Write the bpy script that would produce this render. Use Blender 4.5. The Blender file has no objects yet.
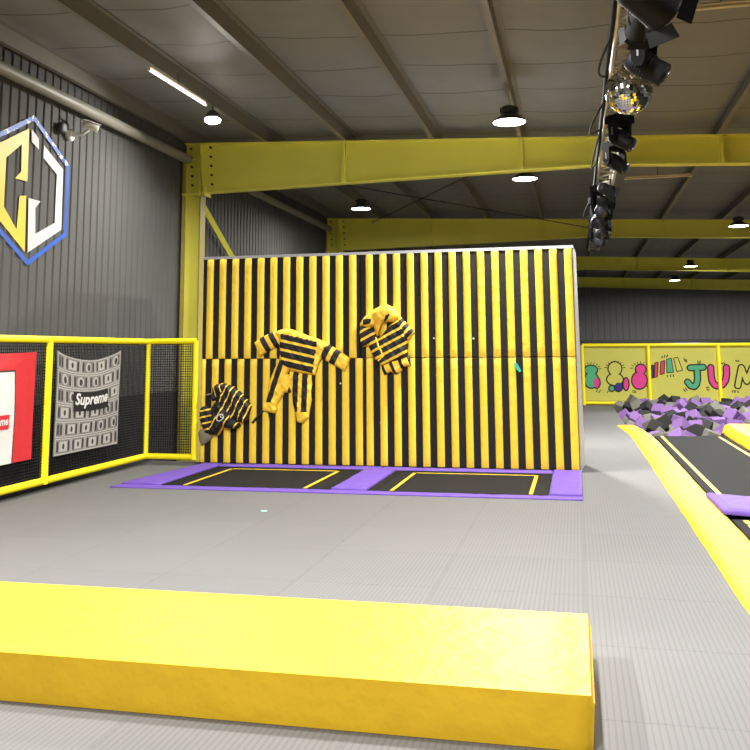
import bpy, bmesh, math, random
from mathutils import Vector, Matrix, Euler
random.seed(7)
C = bpy.context.scene.collection
PI = math.pi
sc = bpy.context.scene

# ------------------------------------------------------------------ materials
def lin(c):
    c /= 255.0
    return c / 12.92 if c <= 0.04045 else ((c + 0.055) / 1.055) ** 2.4
def rgb(r, g, b): return (lin(r), lin(g), lin(b), 1)

def base_mat(name, col, rough=0.6, metal=0.0, spec=0.4):
    m = bpy.data.materials.new(name); m.use_nodes = True
    b = m.node_tree.nodes['Principled BSDF']
    b.inputs['Base Color'].default_value = col
    b.inputs['Roughness'].default_value = rough
    b.inputs['Metallic'].default_value = metal
    b.inputs['Specular IOR Level'].default_value = spec
    return m, m.node_tree, b

def N(nt, t, **kw):
    n = nt.nodes.new(t)
    for k, v in kw.items(): setattr(n, k, v)
    return n
def math_n(nt, op, a, b=None, c=None):
    n = N(nt, 'ShaderNodeMath', operation=op)
    for i, v in enumerate((a, b, c)):
        if v is None: continue
        if isinstance(v, (int, float)): n.inputs[i].default_value = v
        else: nt.links.new(v, n.inputs[i])
    return n.outputs[0]

def mat(name, r, g, b, rough=0.6, metal=0.0, spec=0.4, var=0.12, scale=6.0, bump=0.0, bscale=40.0):
    """plain paint / fabric with faint wear variation and bump"""
    m, nt, bs = base_mat(name, rgb(r, g, b), rough, metal, spec)
    tc = N(nt, 'ShaderNodeTexCoord')
    nz = N(nt, 'ShaderNodeTexNoise'); nz.inputs['Scale'].default_value = scale; nz.inputs['Detail'].default_value = 4
    nt.links.new(tc.outputs['Object'], nz.inputs['Vector'])
    mx = N(nt, 'ShaderNodeMix', data_type='RGBA')
    c = rgb(r, g, b)
    mx.inputs['A'].default_value = tuple(x * (1 - var) for x in c[:3]) + (1,)
    mx.inputs['B'].default_value = tuple(min(1, x * (1 + var)) for x in c[:3]) + (1,)
    nt.links.new(nz.outputs['Fac'], mx.inputs['Factor'])
    nt.links.new(mx.outputs['Result'], bs.inputs['Base Color'])
    if bump > 0:
        n2 = N(nt, 'ShaderNodeTexNoise'); n2.inputs['Scale'].default_value = bscale; n2.inputs['Detail'].default_value = 3
        nt.links.new(tc.outputs['Object'], n2.inputs['Vector'])
        bp = N(nt, 'ShaderNodeBump'); bp.inputs['Strength'].default_value = bump; bp.inputs['Distance'].default_value = 0.02
        nt.links.new(n2.outputs['Fac'], bp.inputs['Height'])
        nt.links.new(bp.outputs['Normal'], bs.inputs['Normal'])
    return m

def emit(name, col, s):
    m, nt, b = base_mat(name, col, 0.5)
    b.inputs['Emission Color'].default_value = col; b.inputs['Emission Strength'].default_value = s
    return m

M = {}
M['steel_yellow'] = mat('steel_yellow', 230, 222, 88, 0.5, var=0.08, scale=2)
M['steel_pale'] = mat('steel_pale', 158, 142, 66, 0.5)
M['fence_yellow'] = mat('fence_yellow', 248, 226, 22, 0.45, var=0.06)
M['pad_yellow'] = mat('pad_yellow', 228, 184, 42, 0.5, spec=0.25, var=0.05, scale=3, bump=0.7, bscale=7)
M['strip_yellow'] = mat('strip_yellow', 238, 202, 58, 0.42, var=0.06, scale=5, bump=0.6, bscale=9)
M['board_black'] = mat('board_black', 17, 16, 15, 0.8, bump=0.3, bscale=120)
M['grey_vinyl'] = mat('grey_vinyl', 158, 158, 162, 0.5)
M['purple'] = mat('purple', 100, 73, 158, 0.6, spec=0.2, var=0.08, bump=0.5, bscale=7)
M['bed_black'] = mat('bed_black', 25, 24, 24, 0.8, spec=0.15, var=0.1, scale=3, bump=0.3, bscale=300)
M['black_rubber'] = mat('black_rubber', 10, 10, 10, 0.8, spec=0.2)
M['line_yellow'] = mat('line_yellow', 206, 172, 48, 0.5)
M['net_black'] = mat('net_black', 18, 18, 17, 0.8)
M['black_metal'] = mat('black_metal', 6, 6, 7, 0.6, spec=0.2)
M['black_plastic'] = mat('black_plastic', 7, 7, 8, 0.75, spec=0.05)
M['dark_grey'] = mat('dark_grey', 62, 62, 62, 0.55)
M['alu'] = mat('aluminium', 190, 184, 165, 0.35, metal=0.7)
M['purlin'] = mat('purlin', 118, 114, 104, 0.5, metal=0.15, var=0.08)
M['tube_grey'] = mat('tube_grey', 128, 124, 112, 0.5)
M['white_plastic'] = mat('white_plastic', 222, 220, 212, 0.4)
M['glass_lens'] = mat('glass_lens', 40, 40, 48, 0.1, metal=0.3)
M['lamp_white'] = emit('lamp_white', (1, 0.97, 0.9, 1), 9)
M['flood_white'] = emit('flood_white', (1, 0.95, 0.82, 1), 9)
M['foam_purple'] = mat('foam_purple', 122, 90, 146, 0.9, bump=0.2)
M['foam_black'] = mat('foam_black', 40, 39, 37, 0.9, bump=0.2)
M['foam_grey'] = mat('foam_grey', 112, 110, 101, 0.9, bump=0.2)
M['pit_dark'] = mat('pit_dark', 34, 32, 34, 0.9)
M['pit_liner'] = mat('pit_liner', 120, 112, 128, 0.8)
M['banner_green'] = mat('banner_green', 190, 185, 84, 0.7, var=0.05)
M['red'] = mat('red_cloth', 192, 36, 42, 0.7, var=0.08, bump=0.3, bscale=9)
M['white'] = mat('white_print', 206, 204, 199, 0.6)
M['ink'] = mat('ink', 22, 20, 20, 0.7)
M['bill_mid'] = mat('bill_mid', 118, 116, 111, 0.8, var=0.35, scale=40)
M['bill_light'] = mat('bill_light', 168, 165, 158, 0.8, var=0.1, scale=30)
M['bill_dark'] = mat('bill_dark', 58, 56, 54, 0.8, var=0.3, scale=50)
M['art_green'] = mat('art_green', 74, 160, 116, 0.7)
M['art_pink'] = mat('art_pink', 206, 58, 132, 0.7)
M['art_red'] = mat('art_red', 196, 54, 76, 0.7)
M['art_navy'] = mat('art_navy', 56, 40, 116, 0.7)
M['paint_blue'] = mat('paint_blue', 14, 78, 176, 0.5)
M['paint_yellow'] = mat('paint_yellow', 222, 188, 40, 0.5)
M['suit_yellow'] = mat('suit_yellow', 244, 200, 58, 0.6, bump=0.8, bscale=22)
M['suit_inside'] = mat('suit_inside', 206, 156, 36, 0.7, bump=0.6, bscale=25)
M['suit_black'] = mat('suit_black', 22, 21, 20, 0.8, bump=0.5, bscale=40)
M['tag_grey'] = mat('tag_grey', 120, 112, 92, 0.6)
M['teal'] = mat('teal', 40, 176, 158, 0.6)
M['mint'] = mat('mint', 150, 214, 190, 0.6)
M['rod_dark'] = mat('rod_dark', 48, 45, 40, 0.6)
M['tube_cream'] = mat('tube_cream', 220, 204, 180, 0.4)
M['tube_glow'] = emit('tube_glow', (1, 0.97, 0.9, 1), 1.2)
M['concrete'] = mat('concrete', 62, 60, 58, 0.85)
M['wall_grey'] = mat('wall_grey', 88, 87, 84, 0.75, spec=0.2, var=0.07, scale=1.5)
M['wall_far'] = mat('wall_far', 98, 96, 95, 0.6, var=0.06, scale=1)

def stripe_mat(name, period, duty, a, b, off=0.0):
    """cloth stripes along the UV's u axis (metres)"""
    m, nt, bs = base_mat(name, rgb(*a), 0.65)
    uv = N(nt, 'ShaderNodeUVMap')
    sp = N(nt, 'ShaderNodeSeparateXYZ'); nt.links.new(uv.outputs['UV'], sp.inputs[0])
    v = math_n(nt, 'MULTIPLY_ADD', sp.outputs['X'], 1.0 / period, off)
    f = math_n(nt, 'FRACT', v)
    k = math_n(nt, 'LESS_THAN', f, duty)
    mx = N(nt, 'ShaderNodeMix', data_type='RGBA')
    mx.inputs['A'].default_value = rgb(*a); mx.inputs['B'].default_value = rgb(*b)
    nt.links.new(k, mx.inputs['Factor']); nt.links.new(mx.outputs['Result'], bs.inputs['Base Color'])
    tc = N(nt, 'ShaderNodeTexCoord')
    n2 = N(nt, 'ShaderNodeTexNoise'); n2.inputs['Scale'].default_value = 18
    nt.links.new(tc.outputs['Object'], n2.inputs['Vector'])
    bp = N(nt, 'ShaderNodeBump'); bp.inputs['Strength'].default_value = 0.7; bp.inputs['Distance'].default_value = 0.02
    nt.links.new(n2.outputs['Fac'], bp.inputs['Height']); nt.links.new(bp.outputs['Normal'], bs.inputs['Normal'])
    return m

def floor_mat():
    m, nt, bs = base_mat('eva_mat', rgb(150, 147, 143), 0.65, spec=0.2)
    tc = N(nt, 'ShaderNodeTexCoord')
    nz = N(nt, 'ShaderNodeTexNoise'); nz.inputs['Scale'].default_value = 45; nz.inputs['Detail'].default_value = 1
    nt.links.new(tc.outputs['Object'], nz.inputs['Vector'])
    sp = N(nt, 'ShaderNodeSeparateXYZ'); nt.links.new(tc.outputs['Object'], sp.inputs[0])
    jig = math_n(nt, 'MULTIPLY_ADD', nz.outputs['Fac'], 0.03, -0.015)
    x = math_n(nt, 'ADD', sp.outputs['X'], jig); y = math_n(nt, 'ADD', math_n(nt, 'ADD', sp.outputs['Y'], 0.8), jig)
    fx = math_n(nt, 'FRACT', x); fy = math_n(nt, 'FRACT', y)
    def edge(f):
        d = math_n(nt, 'ABSOLUTE', math_n(nt, 'SUBTRACT', f, 0.5))
        return math_n(nt, 'GREATER_THAN', d, 0.494)
    e = math_n(nt, 'MAXIMUM', edge(fx), edge(fy))
    # each tile its own faint tone
    cx = math_n(nt, 'FLOOR', x); cy = math_n(nt, 'FLOOR', y)
    cb = N(nt, 'ShaderNodeCombineXYZ'); nt.links.new(cx, cb.inputs[0]); nt.links.new(cy, cb.inputs[1])
    wn = N(nt, 'ShaderNodeTexWhiteNoise', noise_dimensions='3D'); nt.links.new(cb.outputs[0], wn.inputs['Vector'])
    big = N(nt, 'ShaderNodeTexNoise'); big.inputs['Scale'].default_value = 1.1; big.inputs['Detail'].default_value = 5
    nt.links.new(tc.outputs['Object'], big.inputs['Vector'])
    val = math_n(nt, 'MULTIPLY_ADD', wn.outputs['Value'], 0.06, 0.90)
    val = math_n(nt, 'ADD', val, math_n(nt, 'MULTIPLY', big.outputs['Fac'], 0.12))
    val = math_n(nt, 'MULTIPLY', val, math_n(nt, 'MULTIPLY_ADD', e, -0.16, 1.0))
    # ribbed top: fine ridges running along the tile
    rib = math_n(nt, 'FRACT', math_n(nt, 'MULTIPLY', sp.outputs['X'], 33.0))
    rib = math_n(nt, 'ABSOLUTE', math_n(nt, 'SUBTRACT', rib, 0.5))
    ribd = math_n(nt, 'MULTIPLY_ADD', math_n(nt, 'LESS_THAN', rib, 0.16), -0.17, 1.0)
    val = math_n(nt, 'MULTIPLY', val, ribd)
    vm = N(nt, 'ShaderNodeMix', data_type='RGBA'); vm.blend_type = 'MIX'
    vm.inputs['A'].default_value = (0, 0, 0, 1); vm.inputs['B'].default_value = rgb(103, 102, 101)
    nt.links.new(val, vm.inputs['Factor']); nt.links.new(vm.outputs['Result'], bs.inputs['Base Color'])
    bp = N(nt, 'ShaderNodeBump'); bp.inputs['Strength'].default_value = 0.25; bp.inputs['Distance'].default_value = 0.004
    nt.links.new(rib, bp.inputs['Height']); nt.links.new(bp.outputs['Normal'], bs.inputs['Normal'])
    return m
M['eva'] = floor_mat()

def ceiling_mat():
    m, nt, bs = base_mat('roof_liner', rgb(128, 122, 112), 0.65)
    tc = N(nt, 'ShaderNodeTexCoord')
    sp = N(nt, 'ShaderNodeSeparateXYZ'); nt.links.new(tc.outputs['Object'], sp.inputs[0])
    nz = N(nt, 'ShaderNodeTexNoise'); nz.inputs['Scale'].default_value = 0.5; nz.inputs['Detail'].default_value = 2
    nt.links.new(tc.outputs['Object'], nz.inputs['Vector'])
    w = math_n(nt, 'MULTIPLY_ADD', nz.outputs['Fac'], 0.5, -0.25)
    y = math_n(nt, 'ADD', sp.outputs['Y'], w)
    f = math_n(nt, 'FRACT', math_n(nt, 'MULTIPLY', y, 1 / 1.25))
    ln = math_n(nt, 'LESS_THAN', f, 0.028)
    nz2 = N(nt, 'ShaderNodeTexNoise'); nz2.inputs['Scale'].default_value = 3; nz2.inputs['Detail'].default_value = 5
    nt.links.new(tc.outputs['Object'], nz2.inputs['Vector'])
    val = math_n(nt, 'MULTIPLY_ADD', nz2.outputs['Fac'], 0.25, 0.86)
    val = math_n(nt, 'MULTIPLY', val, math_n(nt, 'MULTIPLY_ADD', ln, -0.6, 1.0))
    vm = N(nt, 'ShaderNodeMix', data_type='RGBA')
    vm.inputs['A'].default_value = (0, 0, 0, 1); vm.inputs['B'].default_value = rgb(124, 124, 121)
    nt.links.new(val, vm.inputs['Factor']); nt.links.new(vm.outputs['Result'], bs.inputs['Base Color'])
    return m
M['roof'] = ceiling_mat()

def ball_mat():
    m, nt, bs = base_mat('mirror_tiles', rgb(225, 222, 214), 0.07, metal=1.0)
    return m
M['mirror'] = ball_mat()

def worn_blue():
    m, nt, bs = base_mat('worn_blue_paint', rgb(14, 78, 176), 0.5)
    tc = N(nt, 'ShaderNodeTexCoord')
    nz = N(nt, 'ShaderNodeTexNoise'); nz.inputs['Scale'].default_value = 9; nz.inputs['Detail'].default_value = 3
    nt.links.new(tc.outputs['Object'], nz.inputs['Vector'])
    k = math_n(nt, 'GREATER_THAN', nz.outputs['Fac'], 0.56)
    mx = N(nt, 'ShaderNodeMix', data_type='RGBA')
    mx.inputs['A'].default_value = rgb(14, 78, 176); mx.inputs['B'].default_value = rgb(220, 228, 236)
    nt.links.new(k, mx.inputs['Factor']); nt.links.new(mx.outputs['Result'], bs.inputs['Base Color'])
    return m
M['worn_blue'] = worn_blue()

# ------------------------------------------------------------------ mesh builder
class MB:
    def __init__(s): s.v = []; s.f = []; s.m = []; s.sm = []
    def add(s, vs, fs, mi=0, smooth=False):
        o = len(s.v); s.v += [Vector(v) for v in vs]
        for f in fs: s.f.append([o + i for i in f]); s.m.append(mi); s.sm.append(smooth)
        return s
    def box(s, c, d, rot=None, mi=0, bev=0.0):
        if bev > 0:
            bm = bmesh.new(); bmesh.ops.create_cube(bm, size=1)
            for v in bm.verts: v.co = Vector((v.co.x * d[0], v.co.y * d[1], v.co.z * d[2]))
            bmesh.ops.bevel(bm, geom=bm.edges[:], offset=bev, segments=2, affect='EDGES', profile=0.5)
            bm.verts.index_update()
            R = rot.to_matrix() if isinstance(rot, Euler) else (rot or Matrix.Identity(3))
            s.add([R @ v.co + Vector(c) for v in bm.verts], [[v.index for v in f.verts] for f in bm.faces], mi)
            bm.free(); return s
        x, y, z = [q / 2 for q in d]
        vs = [Vector(p) for p in ((-x,-y,-z),(x,-y,-z),(x,y,-z),(-x,y,-z),(-x,-y,z),(x,-y,z),(x,y,z),(-x,y,z))]
        R = rot.to_matrix() if isinstance(rot, Euler) else (rot or Matrix.Identity(3))
        return s.add([R @ v + Vector(c) for v in vs], [(0,3,2,1),(4,5,6,7),(0,1,5,4),(1,2,6,5),(2,3,7,6),(3,0,4,7)], mi)
    def b2(s, a, b, mi=0, bev=0.0):
        return s.box([(p + q) / 2 for p, q in zip(a, b)], [abs(q - p) for p, q in zip(a, b)], None, mi, bev)
    def tube(s, pts, r, n=10, mi=0, cap=True, smooth=True):
        pts = [Vector(p) for p in pts]; rings = []
        up = None
        for i, p in enumerate(pts):
            t = (pts[min(i + 1, len(pts) - 1)] - pts[max(i - 1, 0)]).normalized()
            if up is None: up = Vector((0, 0, 1)) if abs(t.z) < .9 else Vector((1, 0, 0))
            a = t.cross(up).normalized(); b = a.cross(t).normalized(); up = b
            rr = r[i] if isinstance(r, (list, tuple)) else r
            rings.append([p + a * (rr * math.cos(2*PI*k/n)) + b * (rr * math.sin(2*PI*k/n)) for k in range(n)])
        vs = [v for q in rings for v in q]; fs = []
        for i in range(len(rings) - 1):
            for k in range(n):
                fs.append((i*n + k, i*n + (k+1) % n, (i+1)*n + (k+1) % n, (i+1)*n + k))
        s.add(vs, fs, mi, smooth)
        if cap:
            s.add(rings[0], [tuple(range(n))[::-1]], mi); s.add(rings[-1], [tuple(range(n))], mi)
        return s
    def lathe(s, prof, M4=None, n=24, mi=0, smooth=True):
        """prof: list of (r, z) turned about z"""
        vs = []; fs = []
        for r, z in prof:
            for k in range(n): vs.append(Vector((r * math.cos(2*PI*k/n), r * math.sin(2*PI*k/n), z)))
        for i in range(len(prof) - 1):
            for k in range(n): fs.append((i*n + k, i*n + (k+1) % n, (i+1)*n + (k+1) % n, (i+1)*n + k))
        fs.append(tuple(range(n))[::-1]); fs.append(tuple((len(prof)-1)*n + k for k in range(n)))
        if M4 is not None: vs = [M4 @ v for v in vs]
        return s.add(vs, fs, mi, smooth)
    def prism(s, poly, fn, t, mi=0):
        """poly 2-D outline, fn(a, b, h) -> point, thickness t"""
        n = len(poly)
        vs = [fn(a, b, 0) for a, b in poly] + [fn(a, b, t) for a, b in poly]
        fs = [tuple(range(n)), tuple(range(2*n - 1, n - 1, -1))] + [(i, (i+1) % n, n + (i+1) % n, n + i) for i in range(n)]
        return s.add(vs, fs, mi)

LOC = {}
def build(name, mb, mats, parent=None, loc=None, autosmooth=False):
    me = bpy.data.meshes.new(name)
    if loc is None:
        if parent is not None: loc = LOC[parent.name]
        else:
            xs = [v.x for v in mb.v]; ys = [v.y for v in mb.v]; zs = [v.z for v in mb.v]
            loc = Vector(((min(xs)+max(xs))/2, (min(ys)+max(ys))/2, min(zs)))
    loc = Vector(loc)
    me.from_pydata([v - loc for v in mb.v], [], mb.f)
    if not isinstance(mats, (list, tuple)): mats = [mats]
    for m in mats: me.materials.append(m)
    for p, mi, sm in zip(me.polygons, mb.m, mb.sm): p.material_index = mi; p.use_smooth = sm
    bm = bmesh.new(); bm.from_mesh(me); bmesh.ops.recalc_face_normals(bm, faces=bm.faces[:]); bm.to_mesh(me); bm.free()
    me.update()
    o = bpy.data.objects.new(name, me); C.objects.link(o)
    if parent is not None: o.parent = parent; o.location = loc - LOC[parent.name]
    else: o.location = loc
    LOC[o.name] = loc
    return o
def thing(name, label, cat, loc, group=None):
    o = bpy.data.objects.new(name, None); C.objects.link(o); o.empty_display_size = 0.1
    o.location = loc; LOC[o.name] = Vector(loc); return tag(o, label, cat, group)
def tag(o, label, cat, group=None):
    o['label'] = label; o['category'] = cat
    if group: o['group'] = group
    return o
def struct(o, label=None, cat=None):
    o['kind'] = 'structure'
    if label: o['label'] = label
    if cat: o['category'] = cat
    return o
def kids(o): return [c for c in bpy.data.objects if c.parent == o]
def copy_tree(o, parent=None):
    c = o.copy(); C.objects.link(c)
    if parent is not None: c.parent = parent
    for ch in kids(o): copy_tree(ch, c)
    return c

# ------------------------------------------------------------------ camera (fitted to the photograph)
F, PX, PY, YAW, PITCH, ROLL, EYE = 878.0, 379.3, 233.2, 0.2178, 0.1343, -0.0074, 1.6
fw = Vector((-math.sin(YAW)*math.cos(PITCH), math.cos(YAW)*math.cos(PITCH), math.sin(PITCH)))
r0 = Vector((math.cos(YAW), math.sin(YAW), 0)); u0 = Vector((math.sin(YAW)*math.sin(PITCH), -math.cos(YAW)*math.sin(PITCH), math.cos(PITCH)))
Rt = r0*math.cos(ROLL) + u0*math.sin(ROLL); Up = -r0*math.sin(ROLL) + u0*math.cos(ROLL)
cam = bpy.data.cameras.new('camera'); co = bpy.data.objects.new('camera', cam); C.objects.link(co)
mw = Matrix((( Rt.x, Up.x, -fw.x, 0), (Rt.y, Up.y, -fw.y, 0), (Rt.z, Up.z, -fw.z, EYE), (0, 0, 0, 1)))
co.matrix_world = mw
cam.sensor_width = 36; cam.lens = F / 750 * 36
cam.shift_x = (375 - PX) / 750; cam.shift_y = (PY - 375) / 750
cam.clip_end = 200
sc.camera = co

# ------------------------------------------------------------------ the setting
XW = -6.9                    # left wall
def roofz(x): return 5.10 - 0.043 * x     # underside of the purlins = top of the rafters
PURLINS = [-6.72, -5.25, -3.80, -2.24, -0.76, 0.67, 2.38, 3.87, 5.4, 6.95]

def slab(name, a, b, m, label, loc=(0, 0, 0)):
    return struct(build(name, MB().b2(a, b), m, loc=loc), label, 'floor')
slab('floor', (-6.9, -3, -1.1), (12, 46, -1.0), M['concrete'], 'dark concrete hall floor below the raised platform')
slab('floor.001', (-6.32, -3, -1.0), (0.0, 12.5, 0.0), M['eva'], 'grey ribbed foam mat platform in front of the striped wall')
slab('floor.002', (0.0, -3, -1.0), (0.97, 27.0, 0.0), M['eva'], 'grey ribbed foam mat walkway right of the striped wall')
slab('floor.003', (0.97, -3, -1.0), (12, 17.55, -0.03), M['black_rubber'], 'black trampoline court deck at the right')

def corr_wall(name, along, a0, a1, z0, z1, pos, face, m, pitch=0.2, label=''):
    mb = MB(); prof = []
    n = int((a1 - a0) / pitch)
    for i in range(n):
        s = a0 + i * pitch
        prof += [(s, 0), (s + pitch*.66, 0), (s + pitch*.74, 0.018), (s + pitch*.90, 0.018)]
    prof.append((a1, 0))
    pt = (lambda s, d, z: (pos + face*d, s, z)) if along == 'y' else (lambda s, d, z: (s, pos + face*d, z))
    vs = []
    for s, d in prof: vs += [pt(s, d, z0), pt(s, d, z1)]
    fs = [(2*i, 2*i+2, 2*i+3, 2*i+1) for i in range(len(prof) - 1)]
    mb.add(vs, fs)
    return struct(build(name, mb, m), label, 'wall')
corr_wall('wall_left', 'y', -3, 46, -1, 5.75, XW, 1, M['wall_grey'], 0.18, label='grey corrugated metal wall on the left')
corr_wall('wall_back', 'x', XW, 12, -1, 5.75, 45.6, -1, M['wall_far'], 0.3, label='dark grey corrugated wall at the far end')
corr_wall('wall_right', 'y', -3, 46, -1, 5.5, 12, -1, M['wall_far'], 0.4, label='grey corrugated wall on the right')
corr_wall('wall_front', 'x', XW, 12, -1, 5.75, -3, 1, M['wall_far'], 0.4, label='grey corrugated wall behind the viewer')
tr = MB().b2((-6.85, 45.42, 1.95), (11.9, 45.56, 2.1)); struct(build('trim_3', MB().b2((XW + .001, -2.9, -1), (XW + .026, 24, .95)), M['pit_dark']), 'dark lower cladding on the left wall behind the fence', 'trim')
struct(build('trim_1', tr, M['dark_grey']), 'dark ledge along the far wall', 'trim')

def ceiling():
    mb = MB(); xs = []; ex = [XW] + PURLINS + [8.5, 10.1, 12.0]
    for a, b in zip(ex, ex[1:]):
        k = 6
        xs += [a + (b - a) * i / k for i in range(k)]
    xs.append(12.0)
    ys = [-3 + 0.3125 * i for i in range(157)]
    def sag(x, y):
        for a, b in zip(ex, ex[1:]):
            if a <= x <= b:
                t = (x - a) / max(b - a, .01); s = math.sin(PI * t)
                ph = (y % 1.25) / 1.25
                return -0.05 * s * (0.55 + 0.45 * math.sin(PI * ph))
        return 0
    vs = [(x, y, roofz(x) + 0.24 + sag(x, y)) for x in xs for y in ys]
    n = len(ys)
    fs = [(i*n + j, i*n + j + 1, (i+1)*n + j + 1, (i+1)*n + j) for i in range(len(xs) - 1) for j in range(n - 1)]
    mb.add(vs, fs, 0, True)
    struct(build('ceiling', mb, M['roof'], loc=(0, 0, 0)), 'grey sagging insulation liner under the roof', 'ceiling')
ceiling()

pl = ['closest to the left wall', 'second from the left wall', 'third from the left wall', 'fourth from the left wall',
      'fifth from the left wall, above the round lamps', 'above the lighting truss', 'first one right of the lighting truss',
      'second one right of the lighting truss', 'third one right of the lighting truss', 'fourth one right of the lighting truss']
for x, w in zip(PURLINS, pl):
    z = roofz(x); mb = MB()
    # Z-profile purlin
    mb.b2((x - .005, -2.9, z + .005), (x + .005, 45.5, z + .225)); mb.b2((x - .07, -2.9, z + .003), (x + .005, 45.5, z + .013))
    mb.b2((x - .07, -2.9, z + .013), (x - .062, 45.5, z + .035)); mb.b2((x, -2.9, z + .215), (x + .07, 45.5, z + .225))
    tag(build('roof_purlin', mb, M['purlin']), 'grey steel roof purlin ' + w, 'purlin', 'roof purlins')

# ------------------------------------------------------------------ yellow portal frames
def frame(Y, label, col=True, braces=True, taper=True, x1=11.9, bolts=True):
    t = thing('portal_frame', label, 'steel frame', (-6.65, Y, -1.0), 'yellow portal frames')
    def top(x): return roofz(x)
    def bot(x):
        if x < 0.5: return 4.46 + (x + 6.5) / 7.0 * 0.14
        return 4.60 - 0.043 * (x - 0.5)
    xs = [-6.83, -6.5, 0.5, x1]
    w = MB(); poly = [(x, bot(x)) for x in xs] + [(x, top(x)) for x in reversed(xs)]
    w.prism(poly, lambda a, b, h: (a, Y - .006 + h, b), .012)
    build('rafter_web', w, M['steel_yellow'], t)
    fl = MB()
    for fn, d in ((top, -0.016), (bot, 0.016)):
        fs = [(x, fn(x)) for x in xs]
        fl.prism(fs + [(x, z + d) for x, z in reversed(fs)], lambda a, b, h: (a, Y - .1 + h, b), .2)
    build('rafter_flange', fl, M['steel_yellow'], t)
    for x in [-3.84, -0.78, 2.38, 5.4, 8.4]:
        build('stiffener', MB().b2((x - .028, Y - .098, bot(x) + .016), (x + .028, Y + .095, top(x) - .016)), M['steel_yellow'], t)
    # knee joint: two end plates with bolt heads
    b = MB()
    for xk, sl in ((-6.42, 0.12), (-6.52, 0.0)):
        b.prism([(xk, 4.40), (xk + .02, 4.40), (xk + .02 - sl, 5.36), (xk - sl, 5.36)], lambda a, q, h: (a, Y - .14 + h, q), .28)
    build('end_plate', b, M['steel_yellow'], t)
    if bolts:
        for k in range(10):
            zz = 4.62 + 0.17 * (k // 2); xx = (-6.68, -6.30)[k % 2] - (zz - 4.4) * .06
            build('bolt', MB().tube([(xx, Y - .05, zz), (xx, Y - .006, zz)], .02, 6), M['rod_dark'], t)
    if col:
        c = MB(); c.b2((-6.82, Y - .006, -1), (-6.5, Y + .006, 4.44)); build('column_web', c, M['steel_yellow'], t)
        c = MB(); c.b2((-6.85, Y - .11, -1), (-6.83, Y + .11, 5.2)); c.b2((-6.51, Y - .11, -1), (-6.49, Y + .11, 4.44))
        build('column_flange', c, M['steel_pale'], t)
        build('cap_plate', MB().b2((-6.85, Y - .13, 4.425), (-6.45, Y + .13, 4.455)), M['steel_yellow'], t)
        build('base_plate', MB().b2((-6.88, Y - .17, -1.0), (-6.4, Y + .17, -.97)), M['steel_yellow'], t)
    return t
frame(14.6, 'nearest yellow steel portal frame, its column beside the striped wall')
frame(24.0, 'second yellow steel portal frame, seen just above the striped wall')
frame(33.7, 'third yellow steel portal frame, thinner with distance', bolts=False)
frame(43.2, 'farthest yellow steel portal frame, before the far wall', bolts=False)
tag(build('wall_brace', MB().tube([(-6.72, 14.85, 4.47), (-6.72, 19.2, 2.06), (-6.72, 24.0, -.6)], .07, 4, smooth=False), M['steel_yellow']),
    'yellow diagonal steel wall brace running down behind the striped wall', 'brace')
for (p, q, lb) in (((-5.2, 22.6, 5.02), (-.9, 15.0, 4.98), 'thin dark roof brace rod rising to the right behind the first frame'),
               ((-5.2, 15.0, 4.85), (.6, 23.8, 4.80), 'thin dark roof brace rod falling to the right behind the first frame')):
    tag(build('brace_rod', MB().tube([p, q], .012, 6), M['rod_dark']), lb, 'rod', 'roof brace rods')
# eave tube along the left wall
for y0, y1, lb in ((-2.9, 14.42, 'grey steel eave tube along the left wall above the security camera'), (14.78, 23.82, 'grey steel eave tube on the left wall behind the first frame'),
                   (24.18, 33.5, 'grey steel eave tube on the left wall behind the second frame')):
    tag(build('eave_tube', MB().tube([(-6.73, y0, 5.07), (-6.73, y1, 5.07)], .085, 14), M['tube_grey']), lb, 'tube', 'eave tubes')

# ------------------------------------------------------------------ lamps
def highbay():
    t = thing('high_bay_lamp', '', 'lamp', (0, 0, 0))      # origin at lens centre
    build('shade', MB().lathe([(.08, .13), (.10, .11), (.19, .05), (.232, .012), (.238, 0), (.222, 0), (.18, .03), (.09, .06)]), M['dark_grey'], t)
    build('lens', MB().lathe([(.222, .012), (.222, .002), (.15, -.002), (.01, -.004)]), M['lamp_white'], t)
    b = MB().lathe([(.085, .13), (.11, .135), (.11, .20), (.085, .22), (.05, .23)])
    for k in range(16):
        a = 2*PI*k/16; b.box((.11*math.cos(a), .11*math.sin(a), .17), (.03, .006, .06), Euler((0, 0, a)))
    build('driver_housing', b, M['dark_grey'], t)
    build('hanger', MB().tube([(0, 0, .22), (0, 0, .27), (.03, 0, .30), (0, 0, .335), (-.03, 0, .30), (0, 0, .27)], .008, 6).tube([(0, 0, .33), (0, 0, .46)], .007, 6), M['alu'], t)
    return t
def area(loc, size, e, rot=(0, 0, 0), col=(1, .985, .95)):
    l = bpy.data.lights.new('lamp_light', 'AREA'); l.shape = 'DISK'; l.size = size; l.energy = e; l.color = col
    o = bpy.data.objects.new('lamp_light', l); C.objects.link(o); o.location = loc; o.rotation_euler = rot; return o
hb = highbay()
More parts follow.
